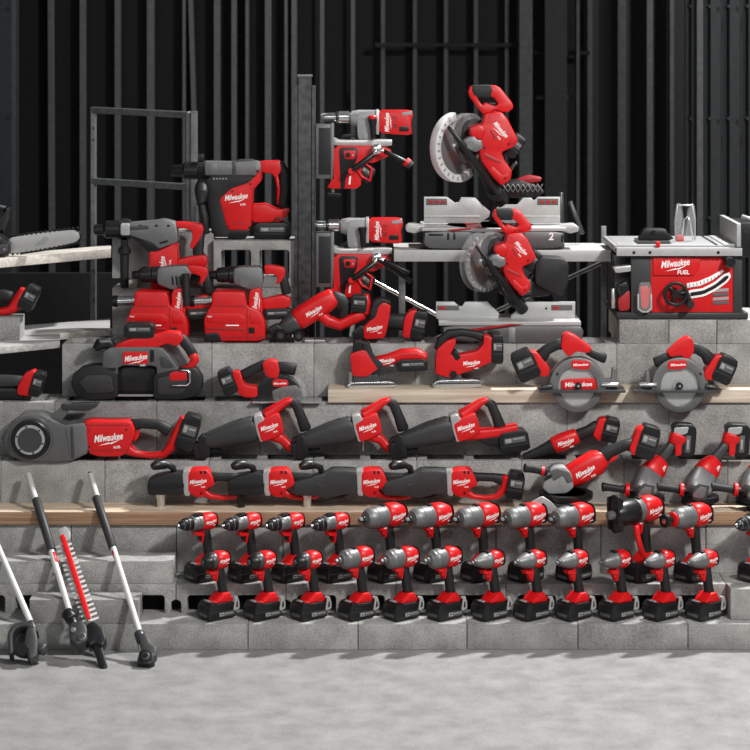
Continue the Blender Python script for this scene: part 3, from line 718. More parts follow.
# ================================================================== right angle drills and grinders on the plywood shelf
ZS = .437+.0008
def ra_drill(x0, big, chuck, battery, label, mirror=False):
    t = Tool('right_angle_drill', label, 'right angle drill', x0, 509.5, .375, z=ZS, group='right angle drills on the plywood shelf')
    L = 65 if big else 38
    X = lambda v: x0+v
    b = t.part('gear_head', 'boot' if big else 'rubber')
    if big:
        b.prof([(X(-L-1), 489), (X(-L), 483), (X(-L+12), 479), (X(-34), 475), (X(-28), 471), (X(-12), 471), (X(-2), 472), (X(-1), 495), (X(-14), 495), (X(-30), 499), (X(-40), 497), (X(-L), 496)], .088, .016)
        b.prof([(X(-36), 496), (X(-12), 496), (X(-16), 500), (X(-30), 501)], .05, .006, mat='black')
        b.disc(X(-40), 486, 1.6, .006, y=-.045, mat='lgrey')
    else:
        b.prof([(X(-L-1), 488), (X(-L), 481), (X(-L+8), 477), (X(-12), 474), (X(-2), 474), (X(-1), 493), (X(-8), 497), (X(-20), 496), (X(-L), 496)], .078, .016)
        b.prof([(X(-L), 486), (X(-2), 484), (X(-2), 488), (X(-L), 490)], .084, .003, rnd=0, mat='black')
    t.part('gear_collar', 'lgrey').prof([(X(-4), 472), (X(4), 470.5), (X(4), 497), (X(-2), 496)], .08, .006)
    m = t.part('motor_housing', 'red'); m.prof([(X(1), 473), (X(8), 470.5), (X(21), 470.5), (X(26), 478), (X(28), 486), (X(20), 490), (X(17), 498), (X(10), 498), (X(1), 493)], .082, .012)
    m.rect(X(14), 471.5, X(16), 474.5, .084, .001, mat='black'); m.rect(X(18), 471.5, X(20), 474.5, .084, .001, mat='black')
    m.rect(X(14), 492, X(16), 495, .084, .001, mat='black')
    g = t.part('grip', 'rubber'); g.loft([(X(22), 481, 6, .019), (X(30), 479.5, 4.2, .017), (X(44), 480, 4.2, .017), (X(56), 483, 6, .019)])
    d = t.part('lower_handle', 'red'); d.loft([(X(14), 493, 4.5, .02), (X(24), 499, 2.8, .015), (X(36), 500.5, 2.4, .013), (X(48), 499, 3, .014), (X(56), 490, 5, .02), (X(58), 478, 6, .026)])
    t.battery(X(66), 487, 17, 27, -9) if battery else None
    if not battery:
        bb = t.part('battery', 'black'); bb.prof([(X(57), 478), (X(62), 478), (X(62), 499), (X(57), 499)], .066, .006)
    k_ = t.part('side_handle', 'black'); kx = X(-L+14 if not big else -L+16)
    k_.tube([(kx+12, 478, 0), (kx+10, 470, -.005), (kx+3, 466, -.02), (kx-1, 466, -.03)], 3.2)
    k_.loft([(kx+4, 466.5, 4.6, .018, -.01), (kx-6, 466, 5.0, .019, -.035), (kx-10, 467.5, 3.5, .015, -.045)], n=16, e=2)
    cxx = X(-L+12 if not big else -L+13)
    if chuck == 'silver': t.part('chuck', 'silver').lathe((cxx, 494), (cxx, 510.5), [(0, 5.4), (.35, 5.4), (.4, 4.6), (.95, 4.0), (1, 3)])
    elif chuck == 'black': t.part('chuck', 'black').lathe((cxx, 494), (cxx, 510.5), [(0, 6), (.2, 6), (.25, 4.4), (1, 4.0)])
    else: t.part('spindle', 'black').lathe((X(-18), 496), (X(-18), 509), [(0, 3.5), (.4, 3), (.5, 1.6), (1, 1.5)])
    t.logo(X(12), 482, 17, 8, -.0415)
    t.done(); return t
ra_drill(187, False, 'silver', False, 'small right angle drill with steel chuck at the left end of the plywood shelf')
ra_drill(267, False, 'black', False, 'small right angle drill with black chuck, second on the plywood shelf')
ra_drill(359.5, True, 'silver', False, 'large grey-booted right angle drill with steel chuck, third on the plywood shelf')
ra_drill(449, True, 'none', True, 'large grey-booted right angle drill with visible battery, fourth on the plywood shelf')

# large angle grinder
t = Tool('large_angle_grinder', 'largest angle grinder with wide black disc on the plywood shelf', 'angle grinder', 565, 507, .352, z=ZS)
p = t.part('gear_head', 'metalpl'); p.prof([(541, 484), (546, 471), (553, 464), (563, 463), (571, 470), (573, 484), (566, 490), (548, 491)], .09, .014); p.prof([(552, 489), (566, 488), (564, 496), (554, 496)], .06, .006)
p.prof([(548, 468), (556, 464.5), (568, 468), (572, 478), (566, 480), (562, 472), (552, 478)], .094, .004, mat='mgrey'); p.disc(560, 480, 2, .095, mat='black'); p.prof([(543, 478), (546, 472), (551, 470), (551, 474)], .094, .002, mat='black')
p = t.part('motor_housing', 'red'); p.loft([(567, 477, 11, .042), (580, 470, 12, .044), (596, 461, 12.5, .043), (605, 456, 9, .034)], e=3)
p = t.part('grip', 'rubber'); p.loft([(599, 458, 8, .03), (610, 450, 6, .022), (625, 444, 5.4, .02), (634, 444, 7, .024)])
p = t.part('trigger', 'red'); p.prof([(606, 458), (618, 453), (616, 458), (608, 462)], .02, .004)
p = t.part('battery_mount', 'red'); p.prof([(628, 446), (637, 426), (645, 424), (640, 452), (632, 453)], .07, .01)
t.battery(647, 440, 20, 33, -17)
p = t.part('disc_guard', 'black'); p.lathe((566, 494, .0), (566, 491, .0), [(0, 26), (.1, 27), (1, 27), (1, 25)], n=40)
p.lathe((566, 496.5), (566, 491), [(0, 26.5), (.5, 27), (1, 20)], n=40)
p = t.part('grinding_disc', 'dgrey'); p.lathe((562, 500), (562, 497.5), [(0, 26), (1, 26)], n=40); p.lathe((562, 506), (562, 500), [(0, 5), (1, 6)], mat='black')
p = t.part('disc_flap', 'lgrey', label='light grey guard flap'); p.prof([(526, 502), (529, 495), (540, 489), (548, 494), (556, 502), (552, 506), (534, 507.5), (527, 506)], .012, .004, y=-.10)
p = t.part('side_handle', 'rubber'); p.loft([(523, 464, 4.5, .016, -.05), (529, 465, 4, .015, -.045), (541, 468, 3.6, .014, -.03), (548, 470, 4.5, .016, -.02)]); p.lathe((540, 467.8, -.03), (543, 468.4, -.028), [(0, 4.6), (1, 4.6)], mat='red')
t.logo(584, 468, 21, 29, -.0455)
t.done()
# braking grinders facing the camera
def brake_grinder(dx, label):
    X = lambda v: v+dx
    t = Tool('angle_grinder', label, 'angle grinder', X(645), 506, .375, z=ZS, group='angle grinders seen nose-on')
    p = t.part('gear_head', 'grey'); p.loft([(X(640), 490, 12, .040, -.075), (X(643), 484, 13, .042, -.045), (X(650), 474, 12.5, .040, -.0)], e=5, rnd=.15)
    p.prof([(X(634), 482), (X(640), 476), (X(651), 478), (X(647), 492), (X(638), 494), (X(633), 490)], .01, .003, y=-.118, mat='dgrey')
    p.prof([(X(636), 483), (X(641), 479), (X(648), 480), (X(645), 490), (X(639), 491), (X(636), 489)], .012, .002, y=-.120, mat='grey')
    p.prof([(X(634), 495), (X(648), 493), (X(648), 499), (X(634), 500)], .05, .004, y=-.07, mat='black')
    p.disc(X(636.5), 487, 2.6, .012, y=-.122, mat='red')
    p = t.part('motor_housing', 'red'); p.loft([(X(649), 475, 12, .040, -.005), (X(656), 468, 11.5, .038, .02), (X(663), 461, 9, .032, .035)], e=3)
    p = t.part('neck', 'dgrey'); p.loft([(X(661), 462, 6.5, .022, .035), (X(670), 451, 5, .020, .045), (X(678), 441, 6, .022, .05)])
    p = t.part('battery_mount', 'red'); p.loft([(X(676), 446, 8, .028, .05), (X(682), 434, 9, .03, .045)], e=4)
    p = t.part('battery', 'black'); p.prof([(X(672), 428), (X(678), 424), (X(694), 425), (X(698), 430), (X(696), 456), (X(688), 459), (X(680), 456)], .055, .008, y=.05)
    p.prof([(X(687), 436), (X(692), 436), (X(691), 453), (X(686), 453)], .057, .0005, y=.05, rnd=0, mat='labd'); p.prof([(X(688), 440), (X(690), 440), (X(689.5), 450), (X(687.5), 450)], .058, .0005, y=.05, rnd=0, mat='lab')
    p.prof([(X(675), 428), (X(690), 427), (X(688), 434), (X(674), 437)], .058, .002, y=.05, mat='lgrey'); p.prof([(X(676), 440), (X(683), 439), (X(682), 456), (X(676), 456)], .059, .002, y=.05, mat='red')
    p = t.part('disc_guard', 'black'); p.lathe((X(644), 497, -.05), (X(644), 491, -.05), [(0, 18), (.1, 19), (.9, 18.5), (1, 12)], n=32)
    p = t.part('grinding_disc', 'rubber'); p.lathe((X(642), 499.5, -.05), (X(642), 498, -.05), [(0, 17), (1, 17)], n=32); p.lathe((X(642), 506, -.05), (X(642), 499, -.05), [(0, 5), (1, 7)], mat='dgrey')
    p = t.part('side_handle', 'rubber'); p.loft([(X(600), 483, 4.6, .017, -.06), (X(605), 483, 3.7, .014, -.06), (X(618), 485, 3.4, .013, -.06), (X(623), 485.5, 4.2, .015, -.06)])
    p.lathe((X(623), 485.5, -.06), (X(627), 486, -.06), [(0, 6.5), (.3, 7), (1, 6.5)], mat='red'); p.tube([(X(626), 486, -.06), (X(634), 487, -.06)], 3, mat='black')
    t.logo(X(660), 470, 15, 48, -.012, fuel=False)
    t.done()
brake_grinder(0, 'braking angle grinder seen nose-on, nearest the large grinder')
brake_grinder(54, 'braking angle grinder seen nose-on, second from the large grinder')
brake_grinder(108, 'braking angle grinder cut by the right picture edge')

# ================================================================== ledge: threader, reciprocating saws, die grinder
ZL = Z4+.001
t = Tool('pipe_threader', 'grey pipe threader with round die head and red motor body', 'pipe threader', 70, 461, .485, z=ZL)
p = t.part('gear_housing', 'mgrey'); p.prof([(5, 438), (12, 424), (24, 413), (42, 413), (56, 420), (66, 424), (88, 423), (91, 452), (72, 461), (26, 461), (12, 455)], .10, .012, mat='mgrey')
p.prof([(66, 424), (88, 422), (90, 452), (72, 459)], .106, .01, mat='grey')
p = t.part('die_head', 'black'); p.lathe((33, 438, -.072), (33, 438, -.045), [(0, 18.5), (.3, 19.5), (1, 20)], n=40)
p.lathe((33, 438, -.076), (33, 438, -.07), [(0, 14.5), (1, 15)], mat='lgrey', n=40); p.lathe((33, 438, -.079), (33, 438, -.07), [(0, 12), (1, 12.2)], mat='dgrey', n=40)
for i in range(6):
    a = R(60*i+15); p.disc(33+13.3*math.cos(a), 438+13.3*math.sin(a), .9, .004, y=-.077, mat='black')
t.part('housing_rim', 'mgrey').lathe((33, 438, -.055), (33, 438, .03), [(0, 22), (.12, 23), (1, 23)], n=40)
p = t.part('support_arm', 'mgrey'); p.prof([(44, 420), (56, 413), (66, 404), (72, 404), (66, 417), (60, 424), (50, 424)], .03, .006); 

t.part('side_lug', 'mgrey').prof([(6, 430), (2, 438), (6, 446), (12, 446), (12, 430)], .06, .006)
t.part('housing_band', 'dgrey').prof([(72, 426), (75, 425), (77, 457), (73, 458)], .108, .003)
p = t.part('arm_pad', 'boot'); p.prof([(61, 405), (100, 404), (97, 408), (88, 412), (64, 411)], .045, .005)
p = t.part('motor_housing', 'red'); p.prof([(85, 422), (90, 420.5), (110, 421), (132, 421), (136, 430), (134, 440), (128, 452), (122, 456), (100, 456), (90, 453)], .098, .014)
p.rect(87, 424, 132, 425, .1005, .0005, mat='darkred'); p.prof([(90, 449), (128, 449), (127, 450), (90, 450)], .1005, .0005, rnd=0, mat='darkred')
for q in ((91, 429), (91, 446), (128, 429)): p.disc(*q, 1.0, .101, mat='black')

p = t.part('grip', 'rubber'); p.loft([(130, 427, 6, .022), (142, 425, 5, .02), (158, 426, 5, .02), (170, 433, 6.5, .024)])
p = t.part('lower_handle', 'red'); p.loft([(124, 448, 7, .03), (136, 455, 3.4, .02), (150, 457, 3, .018), (164, 456, 3.8, .02), (172, 447, 5.5, .028), (180, 428, 5, .03), (184, 418, 3.5, .028)])
t.part('trigger', 'red').prof([(134, 434), (140, 431), (139, 438), (134, 444)], .02, .004)
t.battery(189, 433, 19, 36, -17, t=.08)
t.logo(110, 437, 29, 7, -.0495); t.done()

def recip(dx, label, battery=True, dz=0):
    X = lambda v: v+dx
    t = Tool('reciprocating_saw', label, 'reciprocating saw', X(402), 460, .482, z=ZL, group='reciprocating saws on the ledge', yaw=4)
    p = t.part('front_boot', 'boot'); p.loft([(X(400), 442, 7.5, .030), (X(408), 440, 9, .034), (X(430), 434, 12, .040), (X(448), 430, 13, .043), (X(454), 428, 11.5, .041)], e=3)
    p.prof([(X(425), 424), (X(438), 419), (X(441), 421), (X(430), 426)], .03, .004, mat='rubber')
    p = t.part('saw_shoe', 'black'); p.prof([(X(393), 440), (X(399), 434), (X(405), 437), (X(407), 455), (X(400), 459), (X(396), 459)], .055, .006)
    p.prof([(X(388), 444), (X(394), 442), (X(396), 458), (X(392), 458)], .06, .004); p.tube([(X(404), 452), (X(418), 449)], 2)
    p = t.part('gear_collar', 'lgrey'); p.prof([(X(449), 416), (X(457), 413), (X(461), 420), (X(466), 437), (X(456), 442), (X(452), 430)], .088, .008)
    p = t.part('motor_housing', 'red'); p.prof([(X(451), 423), (X(461), 417), (X(474), 412), (X(478), 421), (X(480), 432), (X(470), 438), (X(456), 442)], .09, .014)
    p = t.part('upper_handle', 'red'); p.loft([(X(461), 417, 6, .030), (X(472), 410, 5, .024), (X(482), 403, 3.6, .02), (X(489), 401, 3.2, .018)])
    p = t.part('grip', 'rubber'); p.loft([(X(485), 401, 4.5, .018), (X(492), 406, 4.8, .018), (X(497), 418, 5, .018), (X(502), 432, 6, .02)])
    p = t.part('lower_handle', 'red')
    if battery:
        p.loft([(X(466), 435, 6.5, .03), (X(482), 435, 5.5, .03), (X(500), 433, 5, .032), (X(518), 429, 4.5, .032)], e=4)
        p.prof([(X(470), 437), (X(500), 436), (X(500), 447), (X(486), 446)], .055, .006, mat='black')
    else:
        p.loft([(X(466), 435, 6.5, .03), (X(478), 440, 5.0, .026), (X(486), 449, 4.5, .024), (X(493), 450, 5, .028)], e=3)
        p.prof([(X(488), 440), (X(503), 436), (X(505), 452), (X(492), 456), (X(486), 452)], .055, .006, mat='black')
    if battery: t.battery(X(514), 442, 30, 21, 9, t=.078)
    t.logo(X(465), 426, 18, 17, -.0455); t.done()
recip(-196, 'reciprocating saw nearest the pipe threader', False)
recip(-98, 'reciprocating saw in the middle of the three on the ledge', False)
recip(0, 'reciprocating saw with visible battery, right of three on the ledge')

t = Tool('die_grinder', 'slim straight die grinder between reciprocating saws and large angle grinder', 'die grinder', 560, 456.5, .50, z=ZL)
t.part('nose', 'rubber').loft([(523, 455.5, 3.5, .013), (535, 451, 4.5, .016), (548, 446, 6.5, .022), (556, 443, 8, .028)])
t.part('collet', 'dgrey').tube([(519, 457), (525, 455)], 2.2)
t.part('motor_housing', 'red').loft([(552, 444, 8.5, .030), (564, 439, 9, .032), (578, 433, 7.5, .028)])
t.part('grip', 'rubber').loft([(576, 434, 6, .022), (588, 429, 5.5, .02), (599, 424, 7, .022)])
t.part('battery_mount', 'red').prof([(592, 432), (598, 416), (606, 414), (606, 432), (598, 438)], .06, .009)
t.battery(610, 427, 16, 24, -14, t=.070)
t.logo(565, 438.5, 17, 19, -.0325); t.done()

# ================================================================== band saw and metal saw on the next ledge
ZM = Z5+.001
t = Tool('band_saw', 'dark portable band saw with red handle and top battery', 'band saw', 135, 401, .632, z=ZM)
p = t.part('wheel_housing', 'rubber', label='left rounded wheel housing'); p.prof([(72, 384), (74, 375), (82, 368), (95, 365), (106, 366), (119, 372), (119, 399), (90, 401), (77, 396)], .075, .016)
p.prof([(80, 383), (88, 375), (112, 375), (116, 392), (88, 394)], .082, .006, mat='boot')
p = t.part('wheel_housing', 'rubber', label='right rounded wheel housing'); p.prof([(154, 374), (175, 369), (196, 368), (203, 378), (203, 388), (196, 397), (180, 400), (154, 400)], .075, .016)
p.prof([(158, 378), (180, 374), (190, 380), (184, 394), (158, 395)], .082, .006, mat='boot')
t.part('blade_guard', 'black').prof([(116, 369), (158, 369), (158, 400), (116, 400)], .02, .003, y=.015)
t.part('saw_blade', 'blade').prof([(118, 395), (156, 395), (156, 397), (118, 397)], .003, 0, y=-.02, rnd=0)
p = t.part('frame', 'mgrey'); p.prof([(104, 352), (113, 347), (162, 347), (170, 355), (180, 370), (176, 375), (158, 376), (157, 366), (119, 366), (118, 384), (105, 384), (103, 366)], .07, .01)
p.prof([(151, 350), (155, 350), (155, 362), (151, 362)], .074, .001, rnd=0, mat='black'); p.prof([(106, 368), (117, 368), (117, 371), (106, 371)], .074, .001, rnd=0, mat='black'); p.prof([(160, 357), (168, 357), (176, 368), (162, 368)], .074, .003, mat='dgrey')
t.part('name_plate', 'red').prof([(124, 352), (149, 352), (149, 364), (124, 364)], .076, .002, rnd=0)
p = t.part('motor_housing', 'red'); p.prof([(126, 341), (134, 338), (158, 336), (168, 332), (180, 333), (184, 340), (178, 347), (168, 344), (158, 348), (120, 349), (114, 347)], .068, .01)
t.battery(140, 331, 30, 15, 0, t=.08)
t.part('front_knob', 'black').loft([(96, 350, 4, .018, -.02), (100, 345, 6, .022, -.02), (108, 344, 6, .02, 0), (113, 350, 5, .018)])
t.part('grip', 'rubber').loft([(179, 338, 5, .018), (184, 343, 5.3, .018), (190, 351, 5, .017), (194, 358, 5, .017)])
t.part('rear_handle', 'red').loft([(192, 355, 5, .02), (195, 361, 4.6, .02), (191, 368, 4, .018), (182, 372, 3.6, .016)])
t.part('trigger_guard', 'red').prof([(170, 374), (176, 371), (188, 372), (188, 380), (171, 381)], .085, .006)
p = t.part('hang_hook', 'silver'); p.tube([(173, 385, -.05), (188, 385, -.05), (191, 382, -.05), (191, 372, -.05), (188, 370, -.05), (182, 370, -.05)], 1.0)
t.logo(137, 358, 23, 8, -.0387); t.done()

t = Tool('metal_cutting_saw', 'small metal cutting circular saw with black disc guard left of the jigsaws', 'circular saw', 279, 401, .60, z=ZM)
t.battery(228, 381, 15, 26, 22, t=.072)
t.part('battery_mount', 'red').prof([(232, 371), (240, 370), (245, 384), (258, 386), (258, 396), (246, 397), (238, 393)], .062, .01)
t.part('grip', 'rubber').loft([(242, 376, 5.5, .019), (252, 370, 4.8, .018), (263, 365, 5, .018), (270, 366, 5.4, .019)])
t.part('motor_housing', 'red').prof([(262, 363), (269, 359), (277, 360), (280, 370), (278, 378), (270, 377), (266, 374)], .06, .01)
t.part('front_handle', 'rubber').loft([(276, 367, 5.5, .019), (286, 368, 6, .020), (296, 370, 6, .020)])
p = t.part('upper_guard', 'black'); p.prof(circle(279, 396, 22.5, 20, 0, 180)+[(256, 400), (302, 400)], .05, .008)
t.part('name_plate', 'red').prof([(272, 381), (276, 378), (288, 379), (289, 384), (286, 386), (274, 386)], .054, .002)
p = t.part('clear_shield', 'grey'); p.prof([(272, 390), (282, 386), (296, 384), (302, 390), (302, 400), (274, 400)], .056, .004); p.disc(283, 395, 3, .062, mat='lgrey')
t.part('deflector', 'clear').prof(circle(282, 397, 25, 10, 0, 60)+circle(282, 397, 20, 10, 60, 0), .05, .003, rnd=0)
t.part('base_shoe', 'silver').prof([(253, 399.4), (322, 399.4), (322, 401), (253, 401)], .11, .0006, rnd=0)
p = t.part('saw_blade', 'dgrey'); p.lathe((279, 393, -.014), (279, 393, -.011), [(0, 19.5), (1, 19.5)], n=40)
p = t.part('lower_blade_cover', 'black'); p.prof([(262, 401), (286, 401), (285, 408), (279, 412), (268, 411), (263, 407)], .008, .002, y=-.036)
t.logo(280.5, 382.5, 13, 3, -.028, fuel=False, bolt=False); t.done()

# ================================================================== jigsaws and circular saws on the pine board
ZP = .854+.001
t = Tool('barrel_jigsaw', 'barrel-grip jigsaw with low red body at the left end of the pine board', 'jigsaw', 373, 390.5, .63, z=ZP)
p = t.part('gear_housing', 'red'); p.prof([(350, 358), (354, 355), (366, 352), (372, 362), (379, 372), (366, 380), (352, 379)], .062, .01)
t.part('top_cap', 'black').prof([(352, 359), (353, 347), (356, 343.5), (361, 343.5), (363, 352), (365, 357)], .052, .008)
t.part('grip', 'rubber').prof([(362, 345), (369, 346), (374, 360), (383, 366), (380, 376), (372, 378), (364, 364)], .06, .008)
p = t.part('barrel', 'red'); p.loft([(376, 366, 6, .024), (388, 363.5, 6, .024), (402, 359, 6.5, .028), (416, 358, 6.5, .032), (427, 361, 4, .032)])
t.battery(412, 368, 31, 12, 2, t=.074)
p = t.part('foot_plate', 'silver'); p.prof([(347, 388), (352, 385), (394, 384), (395, 390), (350, 391)], .075, .004); p.prof([(353, 386.6), (394, 386.2), (394, 387.2), (353, 387.6)], .078, .0005, rnd=0, mat='black')
t.part('foot_mount', 'dgrey').prof([(354, 378), (376, 376), (382, 385), (354, 386)], .045, .006)
t.part('saw_blade', 'blade').prof([(349, 376), (352, 376), (352, 388), (349, 388)], .002, 0, rnd=0)
t.logo(387, 363.5, 16, 8, -.0255); t.done()
t = Tool('d_handle_jigsaw', 'D-handle jigsaw with arched black grip on the pine board', 'jigsaw', 456, 390.5, .63, z=ZP)
p = t.part('motor_housing', 'red'); p.prof([(435, 363), (437, 352), (446, 344), (455, 341), (456, 346), (450, 358), (462, 357), (477, 354), (483, 347), (483, 337), (493, 341), (493, 364), (480, 370), (463, 376), (450, 381), (435, 377)], .066, .012)
t.part('grip', 'rubber').loft([(438, 354, 4.5, .017), (442, 344, 5, .018), (449, 337.5, 4.6, .018), (462, 336, 3.8, .017), (475, 338, 4, .018), (484, 341, 5, .02)])
t.part('trigger', 'black').prof([(451, 356), (455, 353), (461, 360), (456, 364)], .07, .003)
t.battery(497, 352, 12, 29, 0, t=.074)
p = t.part('foot_plate', 'silver'); p.prof([(432, 388), (437, 383), (480, 382), (481, 390), (435, 391)], .075, .004); p.prof([(438, 385.4), (480, 385), (480, 386), (438, 386.4)], .078, .0005, rnd=0, mat='black')
t.part('foot_mount', 'dgrey').prof([(438, 376), (456, 374), (462, 380), (462, 385), (438, 386)], .05, .006); 
t.part('dial', 'black').disc(453, 377, 3.6, .08)
t.logo(471, 365.5, 17, 7, -.0338); t.done()

def circ_saw(cx, m, label, plate):
    X = lambda v: cx+m*(v-577)
    kx, ky = (1, 0) if m > 0 else (.86, 4)
    N = lambda v: cx+m*(v-577)*kx
    t = Tool('circular_saw', label, 'circular saw', cx, 390.5, .525, z=.854+.001, group='circular saws on the pine board')
    fl = (lambda a: a) if m > 0 else (lambda a: 180-a)
    p = t.part('upper_guard', 'grey'); g0 = circle(577, 384, 28, 26, 0, 180); g1 = circle(577, 384, 19, 20, 180, 0)
    p.prof([(X(a), b) for a, b in [(606, 390)]+g0+[(549, 390), (557, 390)]+g1+[(597, 390)]], .060, .006)
    for a_ in (25, 75, 150): p.disc(X(577+23.5*math.cos(R(a_))), 384-23.5*math.sin(R(a_)), 1.3, .063, mat='black')
    p = t.part('saw_blade', 'lgrey'); teeth = []
    for i in range(48): teeth += [(X(577)+20.5*math.cos(R(i*7.5)), 385+20.5*math.sin(R(i*7.5))), (X(577)+19*math.cos(R(i*7.5+5)), 385+19*math.sin(R(i*7.5+5)))]
    p.prof(teeth, .0025, 0, y=-.012, rnd=0)
    p.disc(X(577), 385, 7, .006, y=-.015, mat='blade')
    p = t.part('arbor_bolt', 'black'); p.disc(X(577.5), 384, 3.4, .03, y=-.022); p.disc(X(577.5), 384, 1.4, .034, y=-.022, mat='silver')
    p = t.part('lower_guard', 'mgrey'); p.prof([(X(a), b) for a, b in circle(577, 386, 25, 22, 184, 356)+circle(577, 386, 18, 18, 356, 184)], .030, .005, y=-.012, rnd=0)
    p = t.part('name_plate', 'red'); p.prof([(X(a), b) for a, b in [(570, 362), (572, 358), (588, 359), (590, 363), (588, 368), (572, 367)]], .064, .002)
    if plate:
        q = t.part('motor_plate', 'red', label='red plate with large logo'); q.prof([(X(561), 378), (X(596), 376.5), (X(597), 389.5), (X(561), 389.5)], .048, .003)
        t.logo(X(578), 383, 27, 2, -.0388 if False else -.0246-.0002, fuel=False, bolt=False)
    h = t.part('motor_housing', 'red'); h.prof([(N(a), b+ky) for a, b in [(560, 346), (562, 334), (567, 331), (576, 335), (592, 347), (588, 352), (576, 350), (568, 356)]], .055, .01)
    t.part('grip', 'rubber').loft([(N(564), 343+ky, 6, .02), (N(556), 344+ky, 5.6, .02), (N(547), 349+ky, 5.4, .02), (N(540), 357+ky, 7, .022)])
    t.part('front_handle', 'rubber').loft([(N(587), 350+ky, 4, .016), (N(595), 354+ky, 4.5, .017), (N(604), 357.5+ky, 5.2, .019), (N(606), 358+ky, 4.6, .018)])
    t.part('battery_mount', 'red').prof([(N(a), b+ky) for a, b in [(527, 350), (536, 350), (550, 367), (547, 375), (538, 374)]], .07, .01)
    t.battery(N(525), 364+ky, 23*kx, 30*kx**.5, 24*m, t=.078)
    t.part('base_shoe', 'dgrey').prof([(X(538), 387.5), (X(624), 387.5), (X(624), 390), (X(538), 390)], .11, .001, rnd=0)
    q = t.part('depth_bracket', 'grey'); q.prof([(N(a), b+ky) for a, b in [(603, 388), (604, 378), (611, 378), (612, 367), (616, 367), (617, 380), (620, 382), (620, 388)]], .03, .003)
    q.tube([(X(600), 383, -.03), (X(618), 383, -.03)], 2.4, mat='blade')
    q = t.part('bevel_lever', 'dgrey'); q.tube([(X(540), 386, -.03), (X(552), 384, -.03)], 2.6)
    t.logo(X(580) if m > 0 else X(579), 363, 15, 3, -.0335, fuel=False, bolt=False)
    t.done()
circ_saw(577, 1, 'circular saw with large logo plate across its blade', True)
circ_saw(679, -1, 'circular saw with open bare blade, rear battery on its right', False)

# small pieces at the left edge
t = Tool('cordless_saw', 'red cordless tool with tail battery on the pale block, left edge', 'power tool', 5, 318, .86, z=1.106)
t.part('grip', 'rubber').loft([(-30, 305, 8, .025), (-8, 300, 6, .022), (3, 297, 5, .02), (12, 300, 5.5, .022)])
t.part('lower_handle', 'red').loft([(-30, 315, 4, .028), (-5, 315, 3.4, .024), (10, 313, 4.5, .026), (20, 304, 8, .03), (26, 292, 6, .03)])
t.battery(30, 300, 15, 25, -26, t=.075); t.done()
t = Tool('cordless_cutter', 'red cordless tool with dark neck lying below the deck boards, left edge', 'power tool', 15, 396, .64, z=ZM)
t.part('grip', 'boot').loft([(-30, 379, 8, .026), (-5, 378, 7, .024), (14, 378, 6, .022), (24, 379, 6, .022)])
t.part('battery_mount', 'red').prof([(19, 391), (18, 384), (25, 370), (34, 366), (37, 368), (34, 392)], .065, .01)
t.part('rest_foot', 'black').prof([(-30, 384), (20, 384), (22, 396), (-30, 396)], .05, .008)
t.battery(38, 380, 12, 25, -16, t=.074); t.done()
blk(-60, 52, .585, .11, Z5+.0005, .806, 'thin grey slab edge on the ledge at far left') if False else None

# ================================================================== upper left: chainsaw, rotary hammers, dust extractors
t = Tool('chainsaw', 'chainsaw with long bar lying on the timber plank at the left edge', 'chainsaw', 0, 248, .98, z=1.334)
t.part('guide_bar', 'alu').prof([(8, 245), (9, 230), (30, 226), (56, 223), (74, 222), (79, 225), (80, 230), (76, 234), (60, 238), (40, 242), (20, 245)], .006, .001)
p = t.part('saw_chain', 'black'); out = [(9, 229.4), (30, 225.4), (56, 222.3), (74, 221.3), (80, 225), (80.6, 230.5), (76, 235), (60, 239), (40, 243), (20, 246)]
p.tube([(a, b) for a, b in out], .9, n=6)
for i in range(15):
    u = 12+i*4.6; v = 229.4-(u-9)*.125; p.prof([(u, v), (u+.6, v-2.6), (u+2.2, v-2), (u+2.6, v)], .008, .0005, rnd=0)
    v2 = 246.5-(u-9)*.18; p.prof([(u, v2), (u+.4, v2+2), (u+1.6, v2+1.6), (u+2, v2-.4)], .008, .0005, rnd=0)
t.part('bar_badge', 'lab', label='grey printed badge on the bar').prof([(34, 238), (45, 228), (50, 231), (42, 237)], .0075, .0003, rnd=0)
p = t.part('motor_housing', 'black'); p.prof([(-60, 247), (-60, 222), (-20, 216), (-4, 222), (4, 230), (11, 233), (11, 245), (6, 248)], .11, .012)
p = t.part('bar_cover', 'dgrey'); p.prof([(-6, 236), (10, 234), (10, 244), (-6, 245)], .125, .006); p.disc(2, 240, 2, .13, mat='silver'); p.disc(7, 240, 1.6, .13, mat='silver')
t.part('front_handle', 'black').tube([(-22, 220, -.03), (-16, 202, -.045), (-4, 197, -.05), (5, 199, -.03), (7, 207, 0), (2, 216, .03), (0, 226, .04)], 2.8)
t.part('hand_guard', 'rubber').prof([(-2, 210), (4, 207), (9, 199), (8, 210), (3, 222), (-2, 224)], .09, .006)
t.part('top_shell', 'red').prof([(-55, 224), (-22, 214), (-8, 221), (-10, 228), (-55, 232)], .09, .01)
t.done()

def rotary_small(dx, dy, label, name='small_rotary_hammer'):
    X = lambda v: v+dx; Yp = lambda v: v+dy
    t = Tool(name, label, 'rotary hammer', X(170), Yp(290), .84, z=None, group='rotary hammers docked on dust extractors')
    return t, X, Yp
